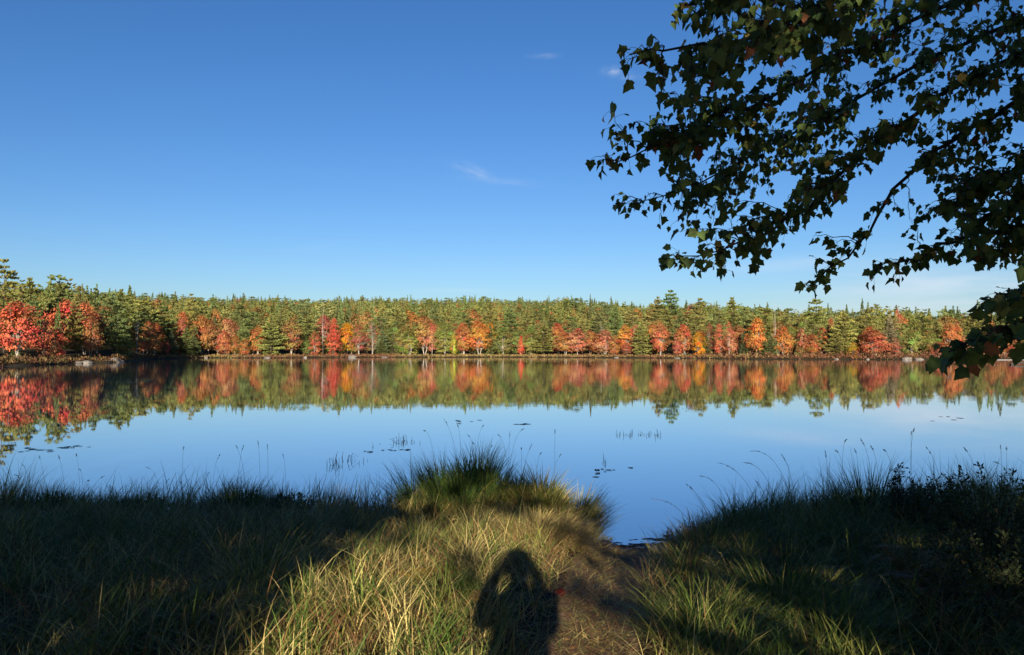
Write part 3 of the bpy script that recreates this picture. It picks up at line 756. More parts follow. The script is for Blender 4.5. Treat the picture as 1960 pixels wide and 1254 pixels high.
def bank_grass():
    nt = 5200
    y = np.sqrt(rng.uniform(2.7**2, 10.9**2, nt)); x = rng.uniform(-1, 1, nt)*(.68*y+1.3)
    ok = (nearY(x)-y > .02) & off_path(x, y, 1.30)
    x, y = x[ok], y[ok]; nt = len(x)
    dry = np.clip(.40 + .45*vnoise(x*1.0, y*1.0, 11) + .75*vnoise(x*2.9, y*2.9, 12) + .35*np.exp(-((x+.6)/1.6)**2) + .6*np.exp(-((x+1.15)/.55)**2-((y-4.6)/.9)**2) - .62*(x > .9) - .25*(x < -3), .05, .92)
    per = rng.integers(10, 30, nt); idx = np.repeat(np.arange(nt), per); n = len(idx)
    bx = x[idx] + rng.normal(size=n)*.07; by = y[idx] + rng.normal(size=n)*.07
    d = nearY(bx)-by
    ok = (d > -.04) & off_path(bx, by, 1.08)
    idx, bx, by, d = idx[ok], bx[ok], by[ok], d[ok]; n = len(idx)
    bz = bankZ(bx, by) - .01
    tl = rng.uniform(.75, 1.3, nt)[idx]
    tl = tl*np.clip(1 + .42*vnoise(bx*1.5, by*1.5, 15) + .25*vnoise(bx*4.1, by*4.1, 16), .4, 1.7)
    L = rng.uniform(.20, .50, n)*tl*np.interp(d, [0, .5, 1.4, 2.6], [1.0, 1.08, .9, .78])
    L *= np.where(bx > 1.6, 1.12, 1.0)*np.interp(np.abs(bx-pathX(by))/pathW(by), [.9, 1.5, 2.6], [.3, .55, 1])
    flow = 2.2*vnoise(x*.8, y*.8, 17) + .6
    ta = np.where(rng.uniform(0, 1, nt) < .55, flow + rng.normal(size=nt)*.5, rng.uniform(0, 2*np.pi, nt))[idx]
    az = ta + rng.normal(size=n)*.8
    lod = np.interp(d, [0, .8, 2.2], [.3, .75, 1.35])*np.clip(1.25 + .9*vnoise(bx*1.1, by*1.1, 19), .5, 2.1)
    lean = np.abs(rng.normal(size=n))*.36*lod + .08
    curl = rng.uniform(.3, 2.1, n)*lod + .15
    w = rng.uniform(.003, .006, n)*rng.choice([1, 1, 1.7], n)
    isdry = rng.uniform(0, 1, n) < dry[idx]
    c = np.where(isdry[:, None], pick_cols(n, [0, 0, .14, .56, .30]), pick_cols(n, [.42, .20, .30, .05, .03]))
    a = Acc()
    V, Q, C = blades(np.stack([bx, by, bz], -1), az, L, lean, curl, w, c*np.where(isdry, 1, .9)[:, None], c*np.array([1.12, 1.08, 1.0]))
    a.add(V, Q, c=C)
    # coarse arching tufts that break up the finer grass
    for k in range(330):
        ty = rng.uniform(3.3, 8.6); tx = rng.uniform(-1, .9)*(.62*ty)
        if nearY(tx)-ty < .5 or abs(tx-pathX(ty)) < pathW(ty)*1.7: continue
        n = rng.integers(16, 46); kind = rng.choice(4, p=[.38, .27, .25, .10] if tx < .8 else [.62, .34, .02, .02])
        col = (G['green'], G['olive'], G['straw'], G['brown'])[kind]*rng.uniform(.75, 1.25)
        q = rng.uniform(0, 1, n)
        bs = np.stack([tx+rng.normal(size=n)*.05, ty+rng.normal(size=n)*.05], -1)
        f0 = 2.2*vnoise(tx*.8, ty*.8, 17)+.6
        az = np.where(q < .5, f0+rng.normal(size=n)*.7, rng.uniform(0, 6.28, n))
        c = np.tile(col, (n, 1))*rng.uniform(.8, 1.2, (n, 1))
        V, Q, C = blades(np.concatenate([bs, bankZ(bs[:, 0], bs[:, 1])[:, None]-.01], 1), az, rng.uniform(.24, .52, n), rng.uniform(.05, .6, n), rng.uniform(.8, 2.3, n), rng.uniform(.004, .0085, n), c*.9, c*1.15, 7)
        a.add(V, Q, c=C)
    # dead thatch lying between the tufts
    n = 42000
    ty = np.sqrt(rng.uniform(2.7**2, 10.7**2, n)); tx = rng.uniform(-1, 1, n)*(.68*ty+.8)
    ok = (nearY(tx)-ty > .0) & off_path(tx, ty, .95); tx, ty = tx[ok], ty[ok]; n = len(tx)
    c = pick_cols(n, [.03, .02, .15, .45, .35])
    V, Q, C = blades(np.stack([tx, ty, bankZ(tx, ty)+rng.uniform(.01, .16, n)], -1), rng.uniform(0, 6.28, n), rng.uniform(.12, .38, n), rng.uniform(.6, 1.5, n), rng.uniform(-.1, .9, n), rng.uniform(.0028, .0055, n), c, c, 4)
    a.add(V, Q, c=C)
    # thinner cover to the sides and behind the viewpoint
    n = 38000
    tx = rng.uniform(-16, 16, n); ty = rng.uniform(-14, 11.5, n)
    ok = (nearY(tx)-ty > .05) & off_path(tx, ty, 1.2) & ((np.abs(tx) > .68*ty+1.2) | (ty < 2.7)) & (np.hypot(tx, ty) > .8)
    tx, ty = tx[ok], ty[ok]; n = len(tx); c = pick_cols(n, [.3, .15, .25, .2, .1])
    V, Q, C = blades(np.stack([tx, ty, bankZ(tx, ty)-.01], -1), rng.uniform(0, 6.28, n), rng.uniform(.2, .5, n), rng.uniform(.1, .6, n), rng.uniform(.3, 1.4, n), rng.uniform(.006, .014, n), c, c, 3)
    a.add(V, Q, c=C)
    return a.mesh('grass')
tag(obj('grass', bank_grass(), M['grass']), kind='stuff')
def litter():
    n = 17000
    y = rng.uniform(2.4, 8.95, n); x = pathX(y) + rng.normal(size=n)*pathW(y)*.62
    c = pick_cols(n, [.02, .02, .10, .40, .46])*rng.uniform(.35, 1.2, (n, 1))
    V, Q, C = blades(np.stack([x, y, bankZ(x, y)+.016+rng.uniform(0, .012, n)], -1), rng.uniform(0, 6.28, n), rng.uniform(.03, .17, n), rng.uniform(1.2, 1.56, n), rng.uniform(-.1, .35, n), rng.uniform(.003, .006, n), c, c, 2)
    a = Acc().add(V, Q, c=C)
    n = 900; y = rng.uniform(2.4, 8.9, n); x = pathX(y)+rng.normal(size=n)*pathW(y)*.6          # crumbs of dead leaves
    nr_ = unit(rng.normal(size=(n, 3))*.35+np.array([0, 0, 1])); u = perp(nr_)*rng.uniform(.006, .022, (n, 1))
    V, Q = diamonds(np.stack([x, y, bankZ(x, y)+.03], -1), u, np.cross(nr_, u)*.7)
    a.add(V, Q, c=np.repeat(np.array([(.20, .10, .04), (.12, .06, .03), (.28, .18, .08), (.05, .03, .02)])[rng.integers(0, 4, n)]*rng.uniform(.6, 1.2, (n, 1)), 4, 0))
    return a.mesh('litter')
tag(obj('litter', litter(), M['grass']), kind='stuff')

def clump(name, label, cat, x, y, rx, ry, n, L, lean, curl, w, pal, group=None, skirt=0, erect=0.0, z0=None, sub_n=0):
    """one rooted clump of blades fanning outwards"""
    a = rng.uniform(0, 2*np.pi, n); q = np.sqrt(rng.uniform(0, 1, n))
    bx, by = x+np.cos(a)*q*rx, y+np.sin(a)*q*ry
    bz = bankZ(bx, by) - .02 if z0 is None else np.full(n, z0)
    az = a + rng.normal(size=n)*.55
    ln = rng.uniform(*L, n)*(1-.25*q*(1-erect))
    if sub_n:
        sa, sq = rng.uniform(0, 6.28, sub_n), np.sqrt(rng.uniform(0, 1, sub_n)); cx, cy = x+np.cos(sa)*sq*rx*.95, y+np.sin(sa)*sq*ry*.95
        j = rng.integers(0, sub_n, n); bx, by = cx[j]+rng.normal(size=n)*.055, cy[j]+rng.normal(size=n)*.055; bz = bankZ(bx, by)-.02
        az = np.arctan2(by-cy[j]+(cy[j]-y)*.25, bx-cx[j]+(cx[j]-x)*.25)+rng.normal(size=n)*.6; q = np.clip(np.hypot(bx-cx[j], by-cy[j])/.1, 0, 1)*.6+sq[j]*.4
        ln = rng.uniform(*L, n)*rng.uniform(.65, 1.2, sub_n)[j]*(1-.2*q)
    le = lean[0] + (lean[1]-lean[0])*q*rng.uniform(.5, 1.2, n)
    cu = rng.uniform(*curl, n)
    ps = list(pal.items()); k = rng.choice(len(ps), n, p=[v for _, v in ps])
    c = np.array([G[kk] for kk, _ in ps])[k]*rng.uniform(.7, 1.25, (n, 1))
    A = Acc()
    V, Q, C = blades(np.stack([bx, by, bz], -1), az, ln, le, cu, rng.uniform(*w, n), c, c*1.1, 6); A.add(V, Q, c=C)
    o = empty(name, (x, y, float(bankZ(x, y)) if z0 is None else z0)); tag(o, label, cat, group)
    def sub(nm, acc):
        me = acc.mesh(nm); b = obj(nm, me, M['grass'], o); b.matrix_parent_inverse = Matrix.Translation(-Vector(o.location)); return b
    sub('blades', A)
    if skirt:                                                  # the dead skirt that hangs round the foot of a tussock
        a = rng.uniform(0, 2*np.pi, skirt); q = np.sqrt(rng.uniform(.3, 1, skirt))
        bx, by = x+np.cos(a)*q*rx, y+np.sin(a)*q*ry
        c = np.array([G['straw'], G['brown'], G['olive'], G['blond']])[rng.choice(4, skirt, p=[.4, .3, .2, .1])]*rng.uniform(.6, 1.2, (skirt, 1))
        S_ = Acc(); V, Q, C = blades(np.stack([bx, by, bankZ(bx, by)+.03], -1), a+rng.normal(size=skirt)*.4, rng.uniform(.25, .5, skirt), rng.uniform(.3, .8, skirt), rng.uniform(1.0, 2.0, skirt), rng.uniform(.003, .006, skirt), c, c, 5)
        S_.add(V, Q, c=C); sub('dead_skirt', S_)
    return o
GP = dict(sedge=.45, green=.30, dark=.15, olive=.10)
clump('grass_tussock', 'big dark green grass tussock at the water, tallest clump of the bank', 'grass tussock', -.50, 9.05, .74, .62, 4200, (.38, .80), (.02, .5), (.1, 1.0), (.006, .012), GP, skirt=1300, sub_n=24)
clump('grass_tussock', 'yellowish grass tussock beside the path end, drooping over the water', 'grass tussock', .40, 8.85, .46, .55, 2900, (.34, .70), (.03, .65), (.3, 1.3), (.005, .010), dict(olive=.45, green=.2, straw=.25, brown=.1), skirt=900, sub_n=12)
clump('grass_tussock', 'dry blond tussock combed downwards just beyond the shadow of the head', 'grass tussock', .22, 7.35, .42, .42, 3000, (.3, .52), (.25, .9), (.9, 1.9), (.003, .006), dict(blond=.45, straw=.4, brown=.15), skirt=900)
for (lab, px, D, r, n, L, pal) in [
    ('spiky blue green sedge clump in the sunlit grass', 735, 5.9, .10, 130, (.32, .5), dict(sedge=.6, green=.4)),
    ('upright bright green sedge clump behind the yellow fern', 805, 6.3, .16, 420, (.3, .5), dict(green=.7, olive=.3)),
    ('arching straw and green clump at the edge of the sun patch', 505, 5.2, .20, 420, (.4, .68), dict(olive=.4, straw=.4, green=.2)),
    ('pale sunlit clump of bent blades at the lower edge', 690, 4.6, .22, 600, (.32, .55), dict(blond=.4, olive=.35, green=.25)),
    ('lush green clump spilling toward the path beside its lower end', 1345, 4.5, .26, 700, (.35, .6), dict(green=.6, olive=.3, straw=.1)),
    ('tall lush green clump on the bank between path and dark shrubs', 1500, 5.0, .30, 800, (.4, .68), dict(green=.65, olive=.3, straw=.05)),
    ('broad leaved grass clump in half shade near the bottom edge', 1600, 4.3, .25, 520, (.4, .62), dict(green=.7, olive=.3)),
    ('brown and straw clump where the bank meets the inlet', 1350, 7.2, .25, 700, (.35, .6), dict(brown=.4, straw=.35, olive=.25)),
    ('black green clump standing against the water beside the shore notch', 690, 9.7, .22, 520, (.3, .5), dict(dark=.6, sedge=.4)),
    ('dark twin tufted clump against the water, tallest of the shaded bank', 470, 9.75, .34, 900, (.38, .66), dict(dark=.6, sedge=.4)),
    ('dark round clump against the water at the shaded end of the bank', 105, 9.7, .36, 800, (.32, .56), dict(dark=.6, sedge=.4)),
    ('thin upright reed grass clump beside the leafy sprig', 1655, 7.6, .28, 480, (.5, .82), dict(dark=.4, sedge=.6)),
    ('fresh green clump between the sun patch and the shadow of the person', 850, 5.0, .18, 420, (.25, .42), dict(green=.75, olive=.25)),
]:
    x = (px-980)/F*D
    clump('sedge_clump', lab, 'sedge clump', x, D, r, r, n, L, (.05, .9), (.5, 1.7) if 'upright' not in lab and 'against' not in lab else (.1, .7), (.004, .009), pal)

# ------------------------------------------------------------------ seed-headed stalks
def bez(a, b, c, n):
    t = np.linspace(0, 1, n)[:, None]
    return (1-t)**2*a + 2*t*(1-t)*b + t*t*c
def stalk(label, px, py, D, dx, nod, colour, group=None, head=.2, base_lift=0):
    tip = at(px, py, D)
    bx = tip[0]+dx; by = D - rng.uniform(-.1, .15)
    by = min(by, float(nearY(bx))-.05)
    b = np.array([bx, by, float(bankZ(bx, by))-.02])
    H = max(tip[2]-b[2], .15)
    mid = np.array([bx-dx*.2, by, b[2]+H*rng.uniform(.7, .95)])
    P = bez(b, mid, tip, 14)
    if nod: P[-4:, 2] -= np.array([.0, .004, .012, .026])*nod; P[-4:, 0] += np.sign(dx or 1)*-1*np.array([.002, .008, .016, .026])*nod
    e = empty('grass_stalk', tuple(b)); tag(e, label, 'grass stalk', group)
    inv = Matrix.Translation(-Vector(b))
    c = G[colour]
    V, Q = tube(P, np.linspace(.0017, .0008, 14), 4)
    st = obj('stem', np_mesh('stem', V, Q, col=np.tile(c, (len(V), 1))), M['grass'], e); st.matrix_parent_inverse = inv
    n = 26; k = rng.uniform(1-head, 1, n)
    idx = k*13; i0 = np.clip(idx.astype(int), 0, 12); f = (idx-i0)[:, None]
    pc = P[i0]*(1-f)+P[i0+1]*f; T = unit(P[i0+1]-P[i0])
    u = unit(T+rng.normal(size=(n, 3))*.35); v = perp(u)
    wd = np.sin(np.pi*np.clip((k-(1-head))/head, .08, .95))[:, None]
    pc = pc + v*wd*.008*rng.uniform(-1, 1, (n, 1))
    V, Q = diamonds(pc, u*rng.uniform(.006, .014, (n, 1)), v*.0016)
    hd = obj('seed_head', np_mesh('seed_head', V, Q, col=np.tile(c*1.1, (len(V), 1))), M['grass'], e); hd.matrix_parent_inverse = inv
    return e
LEFT = [(8, 922), (30, 906), (43, 886), (75, 872), (112, 870), (146, 868), (152, 897), (168, 915), (198, 908), (212, 926), (282, 892), (300, 930), (322, 914), (345, 922), (352, 854), (400, 903), (420, 868), (452, 852), (466, 850), (494, 842), (512, 850), (541, 868)]
MID = [(850, 802), (876, 812), (812, 822), (896, 830), (926, 814), (953, 830), (976, 826), (1003, 820), (1018, 850), (1062, 822), (1036, 866), (998, 856), (940, 850), (1075, 868), (905, 846)]
RIGHT = [(1580, 862), (1602, 858), (1618, 838), (1636, 858), (1647, 838), (1668, 852), (1690, 860), (1742, 822), (1750, 819), (1776, 852), (1848, 852), (1905, 880), (1916, 850), (1927, 854)]
for px, py in LEFT:
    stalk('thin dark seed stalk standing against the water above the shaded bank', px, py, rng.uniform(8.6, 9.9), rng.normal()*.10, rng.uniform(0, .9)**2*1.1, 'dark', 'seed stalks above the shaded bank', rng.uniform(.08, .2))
for px, py in MID:
    stalk('thin dark seed stalk rising out of the dark green tussock', px, py, 9.2, rng.normal()*.10+(960-px)/F*1.5, rng.uniform(0, .7)**2, 'dark', 'seed stalks of the dark green tussock', rng.uniform(.06, .18))
for px, py in RIGHT:
    stalk('thin dark seed stalk standing above the shrubs and reed grass', px, py, rng.uniform(6.4, 7.8), rng.normal()*.08+.07, rng.uniform(.1, .9)**2, 'dark', 'seed stalks above the shrubs', rng.uniform(.1, .2))
for lab, px, py, D, dx, nod, c, hd in [
    ('long arching seed stalk bowed far over the inlet water', 1258, 945, 6.6, .42, 1.6, 'brown', .3),
    ('thin pale stalk leaning over the inlet beside the bowed stalk', 1314, 924, 6.8, .24, .3, 'olive', .14),
    ('dark stalk leaning over the inlet with a slender tip', 1342, 908, 6.6, .32, .5, 'dark', .22),
    ('tall leaning stalk with a feathery tip above the inlet bank', 1378, 879, 6.4, .42, 1.0, 'brown', .24),
    ('tallest leaning stalk with a bent seed plume above the inlet bank', 1442, 856, 6.4, .42, 1.2, 'dark', .26),
    ('stalk with a short nodding plume below the tallest leaning stalk', 1428, 879, 6.3, .30, 1.0, 'dark', .2),
    ('upright stalk with a narrow tip beside the tallest leaning stalk', 1497, 868, 6.6, .12, .3, 'dark', .2),
    ('forked looking dark stalk with drooping leaves above the bank crest', 1448, 918, 6.6, .02, .4, 'dark', .3),
    ('straw coloured seed stalk bowed above the brown clump', 1366, 1040, 5.6, .10, .8, 'straw', .35),
    ('second straw seed stalk bowed above the brown clump, lower one', 1345, 1064, 5.4, .16, .8, 'straw', .35),
    ('lone straw seed stalk upright among the shaded grass by the shrubs', 1684, 1098, 4.0, .06, .2, 'blond', .32),
    ('tall pale stem standing in the half shaded grass', 1618, 1010, 4.4, -.02, .2, 'olive', .2),
    ('bright bent seed head catching the sun at the dark edge of the patch', 487, 1150, 4.3, -.40, 1.6, 'blond', .22),
    ('pale seed stalk slanting out of the darkest grass', 297, 1142, 4.4, -.14, .3, 'straw', .34),
    ('short straw stalk at the bottom of the shaded grass', 146, 1216, 3.9, .02, .6, 'straw', .4),
    ('long diagonal straw stem crossing the sunlit grass', 925, 1048, 6.0, -.55, 0, 'straw', .08),
    ('feathery pale seed head in front of the dark green tussock', 872, 990, 7.4, -.10, .9, 'blond', .3),
    ('thin straight stem beside the feathery pale seed head', 842, 985, 7.0, -.10, 0, 'straw', .06),
]:
    stalk(lab, px, py, D, dx, nod, c, None, hd)

# ------------------------------------------------------------------ ferns, shrubs, fallen leaves
def fern(label, px, py, D, size, colour, nf=6):
    p = at(px, py, D); x, y = p[0], D
    z = float(bankZ(x, y))
    e = empty('fern', (x, y, z)); tag(e, label, 'fern')
    for k in range(nf):
        a = k*6.28/nf + rng.normal()*.4
        L = size*rng.uniform(.75, 1.15)
        d = np.array([math.cos(a), math.sin(a), 0]); sd = np.array([-d[1], d[0], 0])
        hgt = min(max(p[2]-z, .1), .3)
        P = bez(np.zeros(3), d*L*.25+np.array([0, 0, hgt*1.5]), d*L+np.array([0, 0, hgt*.75]), 15)
        A = Acc(); A.add(*tube(P, np.linspace(.0025, .0008, 15), 4), c=G['brown'])
        t = np.linspace(.16, .98, 26); i0 = np.clip((t*14).astype(int), 0, 13); f = (t*14-i0)[:, None]
        pc = P[i0]*(1-f)+P[i0+1]*f; T = unit(P[i0+1]-P[i0])
        for s in (-1, 1):
            ln = (.30*L*np.sin(np.pi*np.clip(t*.9+.1, 0, 1))**.8*rng.uniform(.85, 1.1, 26))[:, None]
            u = unit(sd*s + T*.45 + np.array([0, 0, -.15]))
            V, Q = diamonds(pc+u*ln*.5, u*ln*.5, unit(np.cross(u, np.cross(T, u)))*L*.013)
            A.add(V, Q, c=np.repeat(np.array(colour)*rng.uniform(.7, 1.25, (26, 1)), 4, 0))
        obj('frond', A.mesh('frond'), M['grass'], e)
fern('golden yellow fern standing in the sunlit grass', 800, 1122, 5.5, .26, (.50, .29, .035), 7)
fern('tawny fern beside the spiky sedge clump', 722, 1130, 5.6, .24, (.40, .21, .05), 6)
fern('orange fern at the edge of the shadow of the person', 892, 1180, 4.95, .22, (.52, .22, .03), 6)
fern('rusty fern in the middle of the sunlit grass', 640, 1108, 5.8, .26, (.36, .16, .05), 6)
fern('small amber fern near the bottom edge in the sun', 800, 1236, 4.5, .18, (.48, .24, .04), 5)
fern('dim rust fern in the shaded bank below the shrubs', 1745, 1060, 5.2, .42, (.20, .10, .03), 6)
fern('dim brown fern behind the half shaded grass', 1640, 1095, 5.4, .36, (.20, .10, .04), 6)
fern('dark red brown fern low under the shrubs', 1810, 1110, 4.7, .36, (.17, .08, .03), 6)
fern('brown fern under the dry blond tussock', 935, 1000, 7.9, .24, (.36, .2, .05), 6)
def shrub(label, px, top, D, rad, nst, nlf, lf, col, name='leafy_shrub'):
    x = (px-980)/F*D; z = float(bankZ(x, D)); zt = at(px, top, D)[2]
    e = empty(name, (x, D, z)); tag(e, label, 'shrub')
    S_, Lf = Acc(), Acc()
    for k in range(nst):
        a = rng.uniform(0, 6.28); r = rad*math.sqrt(rng.uniform(0, 1))
        hh = (zt-z)*(1-.35*(r/rad)**2)*rng.uniform(.78, 1.03)
        b = np.array([math.cos(a)*r*.35, math.sin(a)*r*.35, -.02]); tp = np.array([math.cos(a)*r, math.sin(a)*r, hh])
        P = bez(b, (b+tp)/2+np.array([0, 0, hh*.12])+rng.normal(size=3)*.02, tp, 10)
        S_.add(*tube(P, np.linspace(.004, .0012, 10), 4), c=(.05, .03, .02))
        n = nlf; t = rng.uniform(.25, 1.0, n)**.8; i0 = np.clip((t*9).astype(int), 0, 8); f = (t*9-i0)[:, None]
        pc = P[i0]*(1-f)+P[i0+1]*f
        o = unit(rand_dirs(n)+np.array([0, 0, .5])); s = rng.uniform(.6, 1.2, (n, 1))*lf
        pc = pc+o*s*1.3*rng.uniform(.7, 2.2, (n, 1))
        V, Q = diamonds(pc, o*s, perp(o)*s*.42)
        Lf.add(V, Q, c=np.repeat(np.array(col)*rng.uniform(.6, 1.35, (n, 1)), 4, 0))
    obj('stems', S_.mesh('stem_spray'), M['grass'], e).name = 'stem'
    obj('leaves', Lf.mesh('leaf_spray'), M['grass'], e).name = 'foliage'
shrub('dark leafy shrub with a mounded top above the bank', 1890, 892, 5.9, .62, 60, 60, .017, (.05, .075, .03))
shrub('low dark shrub filling the corner under the mounded shrub', 1930, 985, 4.9, .5, 46, 60, .017, (.05, .07, .03))
shrub('dark shrub shoulder between the sprig and the mounded shrub', 1800, 915, 6.5, .42, 40, 50, .017, (.045, .07, .03))
shrub('wiry shrub with small dark leaves behind the leafy sprig', 1752, 908, 7.0, .22, 18, 44, .017, (.05, .055, .035))
shrub('tall leafy sprig sticking up above the bank', 1716, 882, 6.9, .07, 9, 30, .018, (.045, .06, .04))
shrub('tiny leafy sprig alone at the bank crest', 1556, 925, 7.4, .03, 7, 12, .016, (.04, .05, .03))
shrub('dark sprawling shrub in the lower corner of the bank', 1850, 1080, 4.5, .5, 40, 50, .016, (.06, .08, .03))
shrub('small broad leaved bush among the dark grass against the water', 560, 945, 9.5, .3, 24, 36, .024, (.04, .06, .03))
shrub('low dark leafy bush at the water between dark grass clumps', 270, 958, 9.6, .35, 26, 34, .024, (.04, .06, .03))
shrub('brownish leafy weed at the inlet edge', 1292, 1012, 8.0, .16, 12, 30, .018, (.10, .07, .035))

ML = [(0, 0), (.22, -.05), (.44, .06), (.37, .20), (.56, .50), (.37, .57), (.25, .74), (0, 1.04)]
ML2 = np.array(ML + [(-x, y) for x, y in ML[-2:0:-1]])
def maple_leaves(pos, axis, nrm, size, col, droop=.35):
    """N lobed leaves: petiole end pos, blade axis and normal, fan of triangles with a folded, drooping blade"""
    n = len(pos); m = len(ML2)
    axis = unit(axis); side = unit(np.cross(axis, nrm)); nn = np.cross(side, axis)
    P2 = np.concatenate([[[0, .36]], ML2])
    jx = rng.uniform(.78, 1.15, (n, 1))
    fold = rng.uniform(-.1, .75, n)[:, None]; dr = (droop*rng.uniform(.2, 1.6, n))[:, None]
    X = P2[None, :, 0]*jx; Yc = P2[None, :, 1]
    Zc = np.abs(P2[None, :, 0])*fold*1.0 - dr*Yc**2 + rng.normal(size=(n, m+1))*.03
    V = pos[:, None] + size[:, None, None]*(X[..., None]*side[:, None] + Yc[..., None]*axis[:, None] + Zc[..., None]*nn[:, None])
    k = np.arange(m); T = np.stack([np.zeros(m, int), 1+k, 1+(k+1) % m], -1)
    TT = (np.arange(n)[:, None, None]*(m+1) + T[None]).reshape(-1, 3)
    return V.reshape(-1, 3), TT, np.repeat(col, m+1, 0)
for lab, px, py in [('fallen crimson maple leaf lying at the path edge beside the shadow', 1078, 1138), ('fallen red maple leaf lying across the path from the shadow', 1205, 1174), ('small fallen red leaf lying in the middle of the path', 1128, 1150)]:
    D = 5.4
    for _ in range(8): D = (CAMZ-float(bankZ(at(px, py, D)[0], D))-.03)/((py-670)/F)
    x = at(px, py, D)[0]; z = float(bankZ(x, D))+.035
    V, T_, Cc = maple_leaves(np.array([[0, 0, 0.]]), np.array([[rng.normal(), rng.normal(), .1]]), np.array([[.1, -.35, 1.]]), np.array([.075 if 'small' not in lab else .045]), np.array([[.09, .010, .010]]), -.1)
    o = obj('fallen_leaf', np_mesh('fallen_leaf', V, None, T_, Cc), M['maple_leaf'], None, (x, D, z)); tag(o, lab, 'leaf')

# ------------------------------------------------------------------ mud at the inlet, reeds and pads on the water
X, Y, Q = grid(.72, 2.25, 150, 8.35, 9.55, 110)
Zm = .030 - .05*(Y-8.65) + .030*vnoise(X*4.0, Y*11, 21) + .014*vnoise(X*13, Y*30, 22) - .05*np.clip(Y-9.05, 0, 1) - .07*np.clip(1.05-X, 0, 1)*(Y > 8.9)
Zm = np.minimum(Zm, .05) - .06*np.clip((8.52-Y)/.17, 0, 1)
tag(obj('mud', np_mesh('mud', np.stack([X, Y, Zm], -1), Q, smooth=True), M['mud']), kind='structure')
clump('grass_tuft', 'tiny yellow grass tuft standing in the shallow inlet', 'grass tuft', (1155-980)/F*9.35, 9.35, .10, .06, 160, (.05, .12), (.3, 1.2), (.4, 1.4), (.004, .007), dict(olive=.5, straw=.5), z0=-.01)
def reeds(label, px, py, wpx, n, hpx, bend=.5):
    D = CAMZ*F/(py-670); x = (px-980)/F*D; wd = wpx/F*D*.5; e = empty('reed_clump', (x, D, 0)); tag(e, label, 'reed clump')
    A = Acc()
    for k in range(n):
        b = np.array([rng.uniform(-1, 1)*wd, rng.normal()*.35, -.05]); h = hpx/F*D*rng.uniform(.3, 1.0)
        if rng.uniform() < bend:
            s = rng.choice((-1, 1)); q = b+np.array([s*h*.2, 0, h*.8]); t = q+np.array([s*h*rng.uniform(.2, .7), rng.normal()*.05, -h*rng.uniform(-.1, .5)])
            P = [b, q, t]
        else:
            t = b+np.array([rng.normal()*h*.15, 0, h+.05]); P = [b, (b+t)/2+rng.normal(size=3)*.01, t]
        A.add(*tube(P, [.0048, .0045, .002], 4), c=(.03, .04, .025))
    obj('reed_clump', A.mesh('reed_clump'), M['grass'], e).name = 'stems'
reeds('dense bent reed clump in the water beyond the shaded bank', 650, 886, 34, 15, 26)
reeds('sparse bent reeds trailing beside the dense bent clump', 672, 884, 66, 9, 10)
reeds('reed clump with brown tips far out on the water before the dark tussock', 765, 845, 24, 12, 18)
reeds('row of short reeds beside the brown tipped reed clump', 785, 848, 50, 14, 11)
reeds('pair of bent reeds between the two bent reed clumps', 712, 856, 20, 5, 9)
reeds('long thin row of tiny reeds alone on open water', 1218, 832, 92, 34, 10, .35)
reeds('three short upright reeds above the floating pads', 1158, 884, 22, 4, 16, .2)
reeds('small drift of reeds in the reflection of the twin pines', 1310, 784, 46, 18, 5, .4)
reeds('thin drift of reeds in the reflection of the spruce spire', 1150, 764, 66, 22, 4, .4)
reeds('thin drift of reeds in the reflection below the pale birch', 722, 741, 50, 18, 3, .4)
def pad_mesh():
    a = np.linspace(.25, 2*np.pi-.25, 14)
    V = np.concatenate([[[0, 0, .0]], np.stack([np.cos(a), np.sin(a), .02*np.sin(3*a)], -1)])
    return np_mesh('lily_pad', V, None, [[0, i, i+1] for i in range(1, 14)], np.tile([.035, .045, .025], (15, 1)))
PADM = pad_mesh()
for lab, grp, x0, x1, y0, y1, n in [
    ('dark lily pad floating in the long streak nearest the mirrored tall pine', 'pads in the streak by the mirrored pine', 42, 175, 853, 868, 20),
    ('dark lily pad floating in the short line before the reed clumps', 'pads before the reed clumps', 695, 800, 858, 867, 9),
    ('dark lily pad floating in the patch before the dark tussock', 'pads beyond the inlet', 1138, 1215, 893, 911, 9),
    ('dark lily pad floating in the thin line beyond the tussock stalks', 'pads beyond the tussock stalks', 872, 928, 803, 809, 7),
    ('dark lily pad floating in the faint line beside the thin pad line', 'pads of the faint line', 962, 1020, 811, 816, 5),
    ('dark lily pad floating alone on the bright open water', 'lone pads on the bright water', 1780, 1900, 795, 806, 5),
    ('dark lily pad floating in the streak across the mirrored dark cove', 'pads across the mirrored cove', 190, 330, 726, 736, 22)]:
    for k in range(n):
        px = rng.uniform(x0, x1); py = y0+(y1-y0)*(1-(px-x0)/(x1-x0))*rng.uniform(.3, 1.0)+rng.normal()*1.2
        D = CAMZ*F/(py-670)
        o = obj('lily_pad', PADM, M['grass'], None, ((px-980)/F*D, D, .006+.001*(k % 5))); r = rng.uniform(.035, .075)*D/16
        o.scale = (r*1.2, r*.75, r); o.rotation_euler = (0, 0, rng.uniform(0, 6.28)); tag(o, lab, 'lily pad', grp)
def drift_log():
    D = 120.0; x = (1952-980)/F*D
    P = bez(np.array([-1.6, 0, .05]), np.array([0, .2, .35]), np.array([2.2, .4, .15]), 9)
    A = Acc().add(*tube(P+rng.normal(size=P.shape)*.03, np.linspace(.22, .12, 9), 7)); A.add(*tube([P[4], P[4]+np.array([-.5, 0, .55])], [.07, .03], 5)); A.add(*tube([P[6], P[6]+np.array([.3, -.2, .5])], [.06, .02], 5))
    o = obj('drift_log', A.mesh('drift_log', True), M['bark_dark'], None, (x, D, 0)); tag(o, 'dark drift log with snags lying in the water by the sand bar', 'log')
drift_log()

